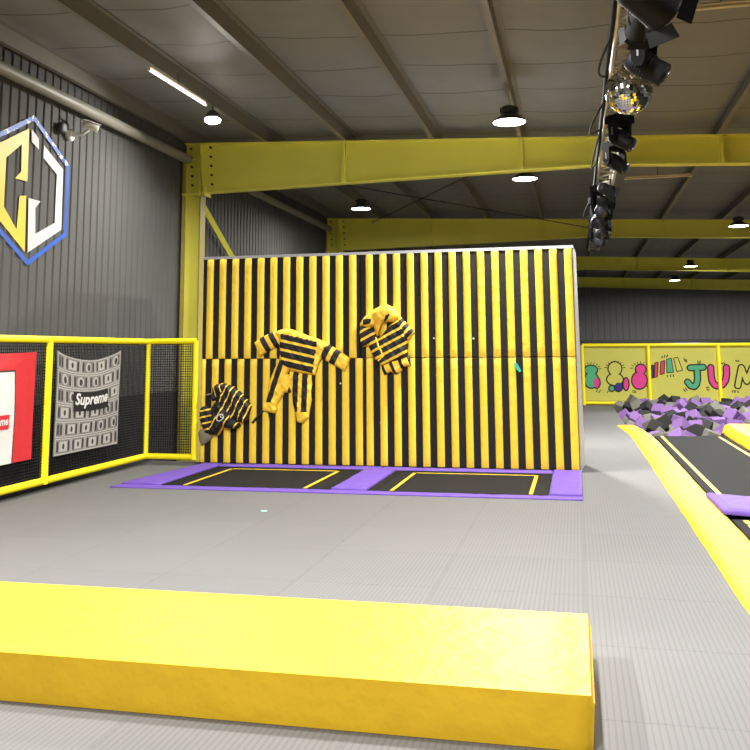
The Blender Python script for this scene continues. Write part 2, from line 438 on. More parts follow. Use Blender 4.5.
LAMPS = [((-.78, 11.8), 'round high bay lamp hanging in front of the nearest yellow frame'),
         ((-.80, 15.9), 'round high bay lamp hanging just behind the nearest yellow frame'),
         ((-4.72, 19.4), 'round high bay lamp above the left half of the striped wall'),
         ((3.87, 22.0), 'round high bay lamp at the right edge before the second frame'),
         ((4.02, 32.3), 'far high bay lamp in front of the third frame'),
         ((4.15, 38.7), 'smallest high bay lamp, between the third and farthest frames'),
         # assumed rest of the hall's grid: unseen lamps added for their light
         ((-.78, 6.0), 'unseen high bay lamp added above the foam mats, nearer than the mirror ball'), ((-.8, .6), 'unseen high bay lamp added above the viewer'),
         ((3.9, 13.0), 'unseen high bay lamp added over the trampoline court, far end'), ((3.9, 6.0), 'unseen high bay lamp added over the trampoline court, near end'),
         ((-4.7, 4.6), 'unseen high bay lamp added over the left side of the mats'), ((8.6, 17.0), 'unseen high bay lamp added at the right wall, far end'), ((8.6, 7.0), 'unseen high bay lamp added at the right wall, near end'),
         ((8.6, 27.0), 'unseen high bay lamp added at the right wall beside the foam pit'), ((8.6, 38.0), 'unseen high bay lamp added at the far right corner'), ((-4.7, 31.0), 'unseen high bay lamp added far behind the striped wall')]
POW = 88.0
for i, ((x, y), lb) in enumerate(LAMPS):
    o = hb if i == 0 else copy_tree(hb)
    z = roofz(x) - 0.46 + 0.02
    o.location = (x, y, z); o['label'] = lb; o['group'] = 'high bay lamps'
    area((x, y, z - .008), .42, POW * (2.8 if y == 15.9 else 2.0 if y > 20 and x > -4 else .6 if y > 18 and x < -4 else 2.3 if x < -4 else 1.2 if x > 1 else 1.45))
# bright flood lamp near the left knee
t = thing('flood_lamp', 'very bright white flood lamp near the left corner of the nearest frame', 'lamp', (-5.25, 12.1, 5.10))
build('lens', MB().lathe([(.0001, -.06), (.06, -.055), (.11, -.03), (.125, 0), (.11, .02)], Matrix.Translation((-5.25, 12.1, 5.10)), 20), M['flood_white'], t)
build('housing', MB().lathe([(.11, .02), (.12, .05), (.07, .12), (.03, .15)], Matrix.Translation((-5.25, 12.1, 5.10)), 20), M['dark_grey'], t)
build('bracket', MB().tube([(-5.25, 12.1, 5.24), (-5.25, 12.1, 5.36)], .015, 8), M['purlin'], t)
area((-5.25, 12.1, 5.03), .22, 60, (-.4, .2, 0))
# batten tubes
def batten(a, b, m, lb):
    a, b = Vector(a), Vector(b); t = thing('batten_light', lb, 'lamp', (a + b) / 2, 'batten tube lights')
    build('tube', MB().tube([a, b], .019, 8), m, t)
    bm_ = MB(); d = (b - a).normalized(); up = Vector((0, 0, .035))
    bm_.tube([a + up, b + up], .022, 4, smooth=False); build('channel', bm_, M['tube_cream'], t)
    for q in (a, b): build('end_cap', MB().tube([q - d * .02, q + d * .02], .024, 8), M['white_plastic'], t)
    build('hanger', MB().tube([(a + b) / 2 + up, (a + b) / 2 + up + Vector((0, 0, .18))], .006, 6), M['rod_dark'], t)
batten((-5.13, 9.8, 5.15), (-5.09, 11.45, 5.15), M['tube_glow'], 'white batten tube light near the left wall beside the flood lamp')
batten((.94, 8.83, 4.95), (2.1, 8.83, 4.95), M['tube_cream'], 'unlit batten tube light at the top right beside the truss')
batten((1.07, 17.7, 4.95), (2.3, 17.7, 4.95), M['tube_cream'], 'unlit batten tube light behind the nearest frame, right of the truss')

# ------------------------------------------------------------------ truss with stage lights
TX0, TX1, TZ0, TZ1 = .42, .66, 4.22, 4.45
t = thing('lighting_truss', 'long silver box truss hung under the roof carrying black stage lights', 'truss', ((TX0+TX1)/2, 14.5, TZ0))
for x in (TX0, TX1):
    for z in (TZ0, TZ1): build('chord', MB().tube([(x, 5.2, z), (x, 23.8, z)], .022, 8), M['alu'], t)
lt = MB(); y = 5.25; k = 0
while y < 23.5:
    a, b = (y, y + .3) if k % 2 == 0 else (y + .3, y)
    for x in (TX0, TX1): lt.tube([(x, a, TZ0), (x, b, TZ1)], .01, 5, cap=False)
    for z in (TZ0, TZ1): lt.tube([(TX0, a, z), (TX1, b, z)], .01, 5, cap=False)
    y += .3; k += 1
build('lattice', lt, M['alu'], t)

def moving_head(parcan=False):
    t = thing('stage_light', '', 'stage light', (0, 0, 0))     # origin where it clamps under the truss
    if not parcan:
        build('base', MB().box((0, 0, -.07), (.30, .30, .12), bev=.02), M['black_plastic'], t)
        y = MB()
        for s in (-1, 1):
            y.prism([(-.07, -.12), (.07, -.12), (.06, -.34), (.03, -.40), (-.03, -.40), (-.06, -.34)], lambda a, b, h, s=s: (s*(.135 + h), a, b), .045)
        y.box((0, 0, -.135), (.34, .16, .03)); build('yoke', y, M['black_plastic'], t)
        Rm = Matrix.Translation((0, 0, -.34)) @ Euler((2.2, 0, .25)).to_matrix().to_4x4()
        h = MB().lathe([(.06, -.16), (.10, -.14), (.115, -.08), (.115, .06), (.105, .08), (.108, .19), (.098, .21)], Rm, 18)
        for k in range(5): h.lathe([(.119, -.07 + k*.028), (.119, -.06 + k*.028)], Rm, 18)
        head = build('head', h, M['black_metal'], t)
        build('lens', MB().lathe([(.09, .205), (.085, .212), (.04, .222), (.005, .225)], Rm, 18), M['glass_lens'], head)
        for s in (-1, 1): build('side_strip', MB().b2((s*.181, -.008, -.31), (s*.184, .008, -.2)), M['dark_grey'], t)
    else:
        y = MB()
        for s in (-1, 1): y.b2((s*.16, -.02, -.30), (s*.168, .02, -.02))
        y.b2((-.168, -.02, -.02), (.168, .02, -.01)); build('yoke', y, M['black_metal'], t)
        Rm = Matrix.Translation((0, 0, -.26)) @ Euler((2.0, 0, -.3)).to_matrix().to_4x4()
        build('can', MB().lathe([(.04, -.22), (.11, -.19), (.14, -.12), (.145, .16), (.15, .17), (.15, .19)], Rm, 18), M['black_metal'], t)
        build('lens', MB().lathe([(.135, .17), (.12, .182), (.05, .19), (.005, .192)], Rm, 18), M['glass_lens'], t)
        d = MB()
        for k in range(4):
            a = k * PI/2
            q = Rm @ Matrix.Rotation(a, 4, 'Z')
            d.add([q @ Vector(v) for v in ((-.11, .14, .19), (.11, .14, .19), (.13, .20, .27), (-.13, .20, .27))], [(0, 1, 2, 3)])
            d.add([q @ Vector(v) for v in ((-.11, .145, .19), (.11, .145, .19), (.13, .205, .27), (-.13, .205, .27))], [(3, 2, 1, 0)])
        build('barn_door', d, M['black_metal'], t)
    build('clamp', MB().box((0, 0, 0), (.07, .05, .06)), M['alu'], t)
    return t
mh = moving_head(); pc = moving_head(True)
HEADS = [(pc, 645, -3, 2.6, 1.0, 'large black par can stage light at the top end of the truss'),
         (pc, 640, 22, 3.6, .62, 'black par can with flared flaps, second from the top of the truss'),
         (mh, 644, 57, 1.2, .92, 'black moving head stage light just above the mirror ball'),
         (mh, 620, 134, .9, .80, 'black moving head stage light directly below the mirror ball'),
         (mh, 615, 158, .7, .80, 'black moving head stage light in front of the nearest frame'),
         (pc, 606, 190, 2.4, .6, 'black par can under the truss right behind the nearest frame'),
         (mh, 603, 202, -.5, 1.0, 'black moving head stage light, first of the far cluster behind the nearest frame'),
         (mh, 601.5, 213, -.8, 1.05, 'black moving head stage light, second of the far cluster'),
         (mh, 600.5, 224, -.2, 1.1, 'black moving head stage light, third of the far cluster'),
         (mh, 599.5, 233, -.3, 1.1, 'black moving head stage light at the far end of the truss')]
def on_level(u, v, z):
    d = fw*F + Rt*(u - PX) - Up*(v - PY); k = (z - EYE) / d.z
    return d.x*k, d.y*k
seen = set()
for src, u_, v_, rz, s, lb in HEADS:
    x, y = on_level(u_, v_, TZ0 - .03 - .27*s)
    o = src if id(src) not in seen else copy_tree(src); seen.add(id(src))
    o.location = (x, y, TZ0 - .03); o.rotation_euler = (0, 0, rz); o.scale = (s, s, s)
    o['label'] = lb; o['group'] = 'stage lights on the truss'
# mirror ball
bx, by, bz, br = .557, 8.12, 3.95, .215
t = thing('mirror_ball', 'round mirror ball hanging from the lighting truss', 'mirror ball', (bx, by, bz))
mb = MB(); rows = 26
for i in range(rows):
    th0, th1 = PI*i/rows, PI*(i+1)/rows
    n = max(4, int(2*PI*br*math.sin((th0+th1)/2)/(PI*br/rows)))
    for k in range(n):
        g = .06
        a0, a1 = 2*PI*(k+g)/n, 2*PI*(k+1-g)/n; q0, q1 = th0 + g*(th1-th0), th1 - g*(th1-th0)
        pts = [Vector((math.sin(q)*math.cos(a), math.sin(q)*math.sin(a), math.cos(q)))*br for q, a in ((q0,a0),(q1,a0),(q1,a1),(q0,a1))]
        c = sum(pts, Vector())/4; nrm = c.normalized()
        jit = Vector((random.uniform(-1,1), random.uniform(-1,1), random.uniform(-1,1)))*.05
        nn = (nrm + jit).normalized()
        pts = [p - nn*((p - c).dot(nn)) + Vector((bx, by, bz)) for p in pts]
        mb.add(pts, [(0,1,2,3)])
build('mirror_tiles', mb, M['mirror'], t)
core = MB().lathe([(max(.001, (br-.006)*math.sin(PI*i/16)), (br-.006)*math.cos(PI*i/16)) for i in range(17)], Matrix.Translation((bx, by, bz)), 24)
build('core', core, M['dark_grey'], t)
build('motor', MB().lathe([(.05, br-.01), (.05, br+.03), (.02, br+.03)], Matrix.Translation((bx, by, bz))), M['black_metal'], t)
# cables
def cable(pts, lb, r=.011):
    tag(build('power_cable', MB().tube(pts, r, 6), M['black_rubber']), lb, 'cable', 'cables on the truss')
def loop(y0, y1, dz, dx, x=.40, z=4.22, n=10):
    return [(x - .02 - dx*math.sin(PI*i/n), y0 + (y1-y0)*i/n, z - dz*math.sin(PI*i/n)) for i in range(n+1)]
cable([(TX0 - .035, 5.3 + i*.6, TZ0 + .02 + .012*math.sin(i*1.7)) for i in range(31)], 'thick black power cable strapped along the left side of the truss', .026)
cable(loop(7.4, 8.5, .10, .09), 'black cable loop sagging left of the truss near its top')
cable(loop(9.4, 10.6, .16, .14), 'black cable loop beside the mirror ball')
cable(loop(10.6, 12.4, .26, .10), 'black cable loop in front of the nearest yellow rafter')
cable(loop(14.9, 17.3, .22, .16), 'black cable loop on the far part of the truss')

# ------------------------------------------------------------------ striped sticky wall
YF = 12.2
t = thing('sticky_wall', 'large yellow and black vertically striped hook-and-loop wall', 'wall panel', (-2.7, YF + .3, 0))
def panel(x0, x1, z0, z1, strips):
    m = MB(); m.b2((x0 + .003, YF, z0 + .003), (x1 - .003, YF + .1, z1 - .003), 1, .012)
    for a, b in strips:
        n = 8; prof = [(a + (b - a)*i/n, .006 + .022*math.sin(PI*i/n)**.5) for i in range(n + 1)]
        nz = 24; vs = []
        for j in range(nz + 1):
            z = z0 + .004 + (z1 - z0 - .008)*j/nz
            e = 1.0 if 0 < j < nz else .25
            for (x, d) in prof: vs.append((x, YF - d*e, z))
        w = n + 1
        m.add(vs, [(j*w + i, j*w + i + 1, (j+1)*w + i + 1, (j+1)*w + i) for j in range(nz) for i in range(n)], 0, True)
    return m
def spaced(x0, step, n, w): return [(x0 + i*step, x0 + i*step + w) for i in range(n)]
ZS, ZT = 1.515, 3.0
stepL = (-3.149 + 5.333) / 11
upL = spaced(-5.333, stepL, 12, .108)
right = spaced(-2.902, (-.115 + 2.902) / 14, 15, .102)
lowL = [(-5.395, -5.325)] + spaced(-5.229, (-3.059 + 5.229) / 11, 12, .106)
build('upper_panel', panel(-5.40, -2.99, ZS, ZT, upL), [M['strip_yellow'], M['board_black']], t)
build('upper_panel', panel(-2.99, .0, ZS, ZT, right), [M['strip_yellow'], M['board_black']], t)
build('lower_panel', panel(-5.40, -2.99, .03, ZS, lowL), [M['strip_yellow'], M['board_black']], t)
build('lower_panel', panel(-2.99, .0, .03, ZS, right), [M['strip_yellow'], M['board_black']], t)
bk = MB()
bk.add([(-5.41, YF+.1, 0), (.008, YF+.1, 0), (.065, YF+.85, 0), (-5.41, YF+.85, 0),
        (-5.41, YF+.1, 3.02), (.008, YF+.1, 3.02), (.045, YF+.85, 3.02), (-5.41, YF+.85, 3.02)],
       [(0,3,2,1),(4,5,6,7),(0,1,5,4),(1,2,6,5),(2,3,7,6),(3,0,4,7)])
bk.b2((-5.41, YF-.01, 2.985), (.008, YF+.12, 3.025))
bk.b2((-.002, YF+.0, 0), (.012, YF+.12, 3.02))
build('backing_box', bk, M['grey_vinyl'], t)['label'] = 'grey vinyl side and back of the wall'
for (x, z) in ((-1.93, 1.78), (-1.38, 1.77), (-.63, 1.78), (-1.25, 1.82), (-1.9, 1.27), (-.65, 1.2), (-1.88, .58), (-1.25, .58), (-.62, .55), (-2.7, .62), (-4.6, 1.1), (-3.28, 1.16), (-3.25, .42), (-2.25, 1.16)):
    build('rivet', MB().lathe([(.014, 0), (.012, .006), (.004, .008)], Matrix.Translation((x, YF, z)) @ Matrix.Rotation(PI/2, 4, 'X'), 8), M['white_plastic'], t)
tag(build('tape_patch', MB().prism([(-.83, 1.44), (-.79, 1.43), (-.74, 1.33), (-.76, 1.31), (-.81, 1.36)], lambda a, b, h: (a, YF - .034 + h, b), .034), M['teal']),
    'small teal tape patch on the lower right of the striped wall', 'tape')

# ------------------------------------------------------------------ suits on the wall
def inv(u, v, Y):
    d = fw*F + Rt*(u - PX) - Up*(v - PY); k = Y / d.y
    return (d.x*k, EYE + d.z*k)
def crop(poly, x0, y0, s): return [inv(x0 + a/s, y0 + b/s, YF - .04) for a, b in poly]
def puff(name, poly, thick, mats, parent, base=0.0, sdir=(1, 0), wr=.012, seed=0, mfn=None, cell=.022):
    """cloth shape lying on the wall: outline in wall metres, puffed out towards the room"""
    rnd = random.Random(seed); ph = [rnd.uniform(0, 6) for _ in range(6)]
    bm = bmesh.new()
    f = bm.faces.new([bm.verts.new((a, 0, b)) for a, b in poly])
    xs = [a for a, b in poly]; zs = [b for a, b in poly]
    for ax, lo, hi in ((0, min(xs), max(xs)), (2, min(zs), max(zs))):
        c = lo + cell
        while c < hi - cell*.3:
            no = Vector((0, 0, 0)); no[ax] = 1; p = Vector((0, 0, 0)); p[ax] = c
            bmesh.ops.bisect_plane(bm, geom=bm.verts[:] + bm.edges[:] + bm.faces[:], plane_co=p, plane_no=no, dist=1e-5)
            c += cell
    def dist(x, z):
        best = 9
        for i in range(len(poly)):
            ax, az = poly[i]; bx_, bz_ = poly[(i+1) % len(poly)]
            dx, dz = bx_-ax, bz_-az; L = dx*dx + dz*dz or 1e-9
            q = max(0, min(1, ((x-ax)*dx + (z-az)*dz)/L))
            best = min(best, math.hypot(x-ax-q*dx, z-az-q*dz))
        return best
    fr = {}; mb = MB()
    idx = {}
    bm.verts.ensure_lookup_table(); bm.verts.index_update()
    vs = []
    for v in bm.verts:
        x, z = v.co.x, v.co.z; d = dist(x, z); e = min(1, d/.07)
        h = thick*math.sqrt(max(0, 1 - (1-e)**2))
        wv = (math.sin(x*38 + z*21 + ph[0]) + math.sin(z*47 - x*29 + ph[1]) + .7*math.sin(x*71 + ph[2] + z*60)) / 2.7
        h += wr*wv*e
        vs.append((x, YF - .035 - base - max(h, .001), z))
    fs = [[v.index for v in f.verts] for f in bm.faces]
    mb.add(vs, fs, 0, True)
    bd = [e for e in bm.edges if e.is_boundary]
    o0 = len(vs)
    for e in bd:
        a, b = e.verts
        mb.add([vs[a.index], vs[b.index], (vs[b.index][0], YF - .012, vs[b.index][2]), (vs[a.index][0], YF - .012, vs[a.index][2])], [(0,1,2,3)], 0, False)
    if mfn:
        for i, f in enumerate(fs):
            c = sum((Vector(vs[k]) for k in f), Vector())/len(f); mb.m[i] = mfn(c.x, c.z)
    bm.free()
    o = build(name, mb, mats, parent)
    uvl = o.data.uv_layers.new(name='UVMap'); L = LOC[parent.name]
    for lp in o.data.loops:
        co_ = o.data.vertices[lp.vertex_index].co + L
        uvl.data[lp.index].uv = (co_.x*sdir[0] + co_.z*sdir[1], 0)
    return o
def dirn(a, b):
    d = Vector((b[0]-a[0], b[1]-a[1])); d.normalize(); return (d.x, d.y)
YEL, BLK = (244, 200, 58), (20, 19, 18)
def smat(name, pts0, sdir, period, duty, A=YEL, B=BLK):
    """stripe cloth whose first black bar starts at the point pts0"""
    off = -(pts0[0]*sdir[0] + pts0[1]*sdir[1]) / period
    return stripe_mat(name, period, duty, A, B, off)

# spread bee-striped suit
cz = lambda poly: crop(poly, 250, 320, 6.25)
o = inv(293, 360, YF)
t = thing('fabric_suit', 'spread-out yellow and black striped fabric suit with arms and legs stuck on the wall', 'suit', (o[0], YF - .04, .68), 'striped suits on the wall')
def cuff(dd, pt):
    c0 = pt[0]*dd[0] + pt[1]*dd[1]
    return lambda x, z: 1 if x*dd[0] + z*dd[1] > c0 else 0
P1 = cz([(230, 340), (300, 335), (250, 455), (215, 455), (165, 540), (175, 560), (150, 585), (78, 568), (84, 535), (98, 508), (122, 380), (150, 310), (185, 235), (260, 290)])
q = cz([(200, 300), (290, 330)]); d = dirn(q[0], q[1])
a0 = cz([(108, 420)])[0]
puff('trouser_leg', P1, .055, [smat('suit_leg_left', cz([(150, 370)])[0], dirn(*cz([(120, 380), (260, 430)])), .26, .30), M['suit_yellow']], t, 0, dirn(*cz([(120, 380), (260, 430)])), .016, 1, cuff(dirn(*cz([(150, 420), (120, 560)])), cz([(125, 515)])[0]), .016)
P2 = cz([(245, 320), (405, 340), (388, 400), (396, 440), (380, 520), (372, 560), (366, 612), (330, 646), (294, 640), (285, 580), (268, 520), (262, 455), (240, 420)])
puff('trouser_leg', P2, .055, [smat('suit_leg_right', cz([(272, 420)])[0], dirn(*cz([(272, 420), (400, 425)])), .138, .60), M['suit_yellow']], t, .004, dirn(*cz([(272, 420), (400, 425)])), .012, 2, cuff((0, -1), cz([(320, 572)])[0]), .016)
P3 = cz([(155, 75), (195, 60), (245, 54), (300, 70), (360, 95), (430, 120), (500, 156), (470, 190), (448, 235), (425, 290), (408, 346), (330, 336), (270, 322), (215, 290), (186, 245), (188, 190), (184, 110)])
dd = dirn(*cz([(300, 105), (288, 160)]))
tm = smat('suit_torso', cz([(300, 104)])[0], dd, .1225, .70)
tb = cz([(205, 86), (428, 136), (398, 345), (205, 290), (190, 160)])
def inside(poly):
    def f(x, z):
        c = False; n = len(poly)
        for i in range(n):
            (ax, az), (bx_, bz_) = poly[i], poly[(i+1) % n]
            if (az > z) != (bz_ > z) and x < (bx_-ax)*(z-az)/(bz_-az) + ax: c = not c
        return 0 if c else 1
    return f
puff('jacket', P3, .07, [tm, M['suit_yellow']], t, .012, dd, .012, 3, inside(tb), .016)
def cuff(dd, pt):
    c0 = pt[0]*dd[0] + pt[1]*dd[1]
    return lambda x, z: 1 if x*dd[0] + z*dd[1] > c0 else 0
P4 = cz([(28, 142), (60, 116), (120, 84), (160, 70), (195, 108), (192, 158), (150, 180), (102, 200), (62, 232)])
dd = dirn(*cz([(165, 110), (45, 185)]))
puff('sleeve', P4, .05, [smat('suit_sleeve_left', cz([(165, 112)])[0], dd, .142, .55), M['suit_yellow']], t, .01, dd, .010, 4, cuff(dd, cz([(80, 165)])[0]), .016)
P5 = cz([(436, 132), (500, 156), (560, 194), (626, 238), (612, 285), (592, 322), (540, 290), (450, 242), (432, 190)])
dd = dirn(*cz([(450, 190), (600, 275)]))
puff('sleeve', P5, .05, [smat('suit_sleeve_right', cz([(462, 190)])[0], dd, .150, .60), M['suit_yellow']], t, .01, dd, .010, 5, cuff(dd, cz([(562, 250)])[0]), .016)
st = MB()
for pts in ([(84, 566), (60, 590), (38, 615), (14, 644)], [(110, 575), (124, 598), (130, 622)]):
    q = cz(pts); st.tube([(a, YF - .03, b) for a, b in q], [.008] + [.018]*(len(q)-1), 6)
build('ankle_strap', st, M['suit_black'], t)

# hooded suit, folded
cz = lambda poly: crop(poly, 340, 290, 8.333)
o = inv(388, 340, YF)
t = thing('fabric_suit', 'crumpled hooded yellow and black striped suit stuck right of the spread suit', 'suit', (o[0], YF - .04, 1.3), 'striped suits on the wall')
P = cz([(345, 660), (350, 625), (430, 590), (500, 575), (578, 548), (592, 632), (540, 640), (500, 690), (470, 706), (420, 680), (372, 712)])
puff('trouser_leg', P, .06, [smat('hood_leg', cz([(360, 680)])[0], dirn(*cz([(360, 690), (580, 590)])), .13, .35)], t, 0, dirn(*cz([(360, 690), (580, 590)])), .02, 6)
P = cz([(168, 300), (300, 318), (330, 400), (420, 290), (500, 230), (560, 290), (570, 415), (556, 540), (566, 556), (430, 604), (352, 642), (300, 590), (262, 520), (236, 462), (180, 480), (164, 372)])
dd = dirn(*cz([(330, 410), (375, 500)]))
puff('jacket', P, .075, [smat('hood_jacket', cz([(352, 412)])[0], dd, .108, .68)], t, .006, dd, .02, 7, None, .016)
P = cz([(488, 236), (510, 226), (560, 285), (624, 348), (600, 385), (570, 416), (534, 392), (490, 330), (465, 290)])
dd = dirn(*cz([(490, 270), (600, 380)]))
puff('sleeve', P, .05, [smat('hood_sleeve', cz([(490, 265)])[0], dd, .096, .62)], t, .03, dd, .014, 8)
hoodP = cz([(166, 300), (172, 275), (202, 228), (270, 170), (330, 138), (384, 118), (440, 140), (478, 180), (506, 225), (440, 268), (378, 268), (345, 300), (318, 392), (290, 310), (230, 314)])
puff('hood', hoodP, .085, [M['suit_yellow']], t, .02, (1, 0), .014, 9)
puff('hood_lining', cz([(276, 205), (310, 172), (384, 148), (398, 190), (378, 240), (348, 300), (318, 385), (296, 320), (282, 250)]), .03, [M['suit_inside']], t, .09, (1, 0), .014, 10)
for pp in ([(202, 250), (240, 238), (280, 240), (276, 282), (206, 292)], [(392, 208), (418, 190), (428, 205), (410, 240), (376, 268)]):
    puff('hood_patch', cz(pp), .02, [M['suit_black']], t, .10, (1, 0), .004, 11)
zp = cz([(310, 395), (332, 470), (350, 500), (372, 548), (330, 590)]); build('zip', MB().tube([(a, YF - .135, b) for a, b in zp], .012, 6), M['suit_yellow'], t)

# dark bundled suit low on the left
cz = lambda poly: crop(poly, 190, 370, 9.375)
o = inv(222, 410, YF)
t = thing('fabric_suit', 'bundled mostly black striped suit with white curl mark, low at left of the wall', 'suit', (o[0], YF - .04, .3), 'striped suits on the wall')
P = cz([(230, 150), (290, 118), (350, 130), (405, 152), (460, 190), (505, 235), (580, 335), (560, 400), (540, 478), (495, 500), (440, 470), (370, 535), (300, 430), (250, 310), (212, 262)])
dd = dirn(*cz([(330, 250), (430, 300)]))
puff('jacket', P, .09, [smat('bundle_jacket', cz([(322, 240)])[0], dd, .088, .82)], t, 0, dd, .025, 12, None, .016)
P = cz([(92, 380), (110, 345), (155, 335), (205, 365), (262, 400), (300, 560), (245, 610), (200, 600), (150, 595), (108, 520), (92, 450)])
dd = dirn(*cz([(140, 380), (165, 520)]))
puff('trouser_leg', P, .08, [smat('bundle_leg', cz([(140, 385)])[0], dd, .09, .76)], t, 0, dd, .025, 13, None, .016)
P = cz([(205, 380), (240, 280), (300, 300), (370, 360), (420, 440), (480, 520), (455, 545), (385, 550), (320, 530), (270, 610), (220, 600), (190, 540), (220, 460)])
puff('hood', P, .07, [smat('bundle_hood', cz([(205, 380)])[0], dirn(*cz([(205, 400), (300, 470)])), .15, .88)], t, .05, dirn(*cz([(205, 400), (300, 470)])), .03, 14, None, .018)
puff('sleeve', cz([(226, 165), (262, 132), (335, 132), (318, 205), (262, 262), (240, 300), (206, 268), (222, 215)]), .06, [smat('bundle_sleeve', cz([(300, 140)])[0], dirn(*cz([(230, 180), (330, 150)])), .09, .86)], t, .055, dirn(*cz([(230, 180), (330, 150)])), .03, 16, None, .018)
mk = MB()
cc = [(345 + 0, 412), (325, 408), (298, 420), (285, 445), (290, 468), (312, 472), (335, 458), (338, 440), (322, 436), (318, 420)]
mk.tube([(a, YF - .178, b) for a, b in cz(cc)], .008, 6); mk.tube([(a, YF - .178, b) for a, b in cz([(330, 415), (350, 430), (345, 452)])], .007, 6)
build('chest_mark', mk, M['white'], t)['label'] = 'white curled chest mark'
puff('tag_flap', cz([(78, 590), (100, 560), (135, 545), (215, 628), (170, 672), (112, 712), (88, 660)]), .03, [M['tag_grey']], t, .01, (1, 0), .008, 15)
build('waist_strap', MB().tube([(a, YF - .06, b) for a, b in cz([(160, 234), (195, 226), (240, 218)])], .012, 6), M['tag_grey'], t)

# ------------------------------------------------------------------ trampolines under the striped wall
def tramp(x0, x1, lb, gl, gr):
    y0, y1, z = 10.18, 11.92, .012
    t = thing('trampoline', lb, 'trampoline', ((x0+x1)/2, (y0+y1)/2, 0), 'trampolines below the striped wall')
    build('bed', MB().b2((x0, y0, .001), (x1, y1, z)), M['bed_black'], t)
    g = .17; ln = MB(); w = .045
    ln.b2((x0+gl, y0+.03, z), (x0+gl+w, y1-g, z+.004)); ln.b2((x1-gr-w, y0+.03, z), (x1-gr, y1-g, z+.004)); ln.b2((x0+gl, y1-g-w, z), (x1-gr, y1-g, z+.004))
    build('border_line', ln, M['line_yellow'], t)
    sp = MB(); sp.b2((x0, y0, z), (x0 + .1, y1, z + .003)); sp.b2((x1 - .1, y0, z), (x1, y1, z + .003)); sp.b2((x0 + .1, y1 - .1, z), (x1 - .1, y1, z + .003))
    build('spring_gap', sp, M['black_rubber'], t)
tramp(-5.0, -2.86, 'left black trampoline bed with yellow line below the striped wall', .27, .30)
tramp(-2.42, -.36, 'right black trampoline bed with yellow line below the striped wall', .26, .17)
def cushion(name, poly, z0, z1, m, label, cat, group=None, seed=0, bulge=.007, inset=.022):
    """soft pad from a flat outline: skirt, rounded rim, gently domed wrinkled top"""
    rnd = random.Random(seed); mb = MB()
    cx_ = sum(p[0] for p in poly)/len(poly); cy_ = sum(p[1] for p in poly)/len(poly)
    pts = []
    n = len(poly)
    for i in range(n):
        a, b = Vector(poly[i]), Vector(poly[(i+1) % n]); k = max(2, int((b-a).length/.12))
        for j in range(k): pts.append(a + (b-a)*j/k)
    def ins(d):
        out = []
        m_ = len(pts)
        for i in range(m_):
            tn = (pts[(i+1) % m_] - pts[i-1]).normalized(); nr = Vector((-tn.y, tn.x))
            out.append(pts[i] + nr*d)
        return out
    area_ = sum(poly[i][0]*poly[(i+1) % n][1] - poly[(i+1) % n][0]*poly[i][1] for i in range(n))
    sg = 1 if area_ > 0 else -1
    rings = [(0, z0), (0, z0 + (z1-z0)*.6), (inset*.3, z0 + (z1-z0)*.88), (inset, z1), (inset*2, z1 + bulge*.5)]
    m_ = len(pts); vs = []
    for d, z in rings: vs += [(p.x, p.y, z + (rnd.uniform(-.004, .004) if z > z0 else 0)) for p in ins(sg*d)]
    fs = [(r*m_ + i, r*m_ + (i+1) % m_, (r+1)*m_ + (i+1) % m_, (r+1)*m_ + i) for r in range(len(rings)-1) for i in range(m_)]
    mb.add(vs, fs, 0, True)
    bm = bmesh.new(); f = bm.faces.new([bm.verts.new(v) for v in vs[-m_:]])
    L = max(max(p[0] for p in poly)-min(p[0] for p in poly), max(p[1] for p in poly)-min(p[1] for p in poly))
    bmesh.ops.triangulate(bm, faces=[f]); bm.verts.index_update()
    mb.add([v.co.copy() for v in bm.verts], [[v.index for v in f.verts] for f in bm.faces], 0, False); bm.free()
    bv = [(p.x, p.y, z0) for p in pts]; mb.add(bv, [tuple(range(m_))], 0)
    return tag(build(name, mb, m), label, cat, group)
G = 'purple pads around the wall trampolines'
cushion('purple_pad', [(-5.52, 10.16), (-5.0, 10.16), (-5.02, 12.15), (-5.30, 12.15)], .002, .035, M['purple'], 'purple pad at the left end of the wall trampolines', 'pad', G, 1)
cushion('purple_pad', [(-2.85, 10.16), (-2.43, 10.16), (-2.43, 11.9), (-2.85, 11.9)], .002, .035, M['purple'], 'purple pad between the two wall trampolines', 'pad', G, 2)
cushion('purple_pad', [(-.35, 10.16), (.01, 10.16), (.01, 12.15), (-.35, 12.15)], .002, .04, M['purple'], 'purple pad at the right end of the wall trampolines', 'pad', G, 3)
cushion('purple_pad', [(-5.0, 11.93), (-2.66, 11.93), (-2.66, 12.16), (-5.0, 12.16)], .002, .028, M['purple'], 'purple pad along the wall foot behind the left trampoline', 'pad', G, 4)
cushion('purple_pad', [(-2.65, 11.93), (-.36, 11.93), (-.36, 12.16), (-2.65, 12.16)], .002, .028, M['purple'], 'purple pad along the wall foot behind the right trampoline', 'pad', G, 5)
cushion('purple_strip', [(-5.56, 9.95), (.012, 9.95), (.012, 10.15), (-5.5, 10.15)], .002, .014, M['purple'], 'flat purple strip along the front of both wall trampolines', 'strip', None, 6, .0, .01)

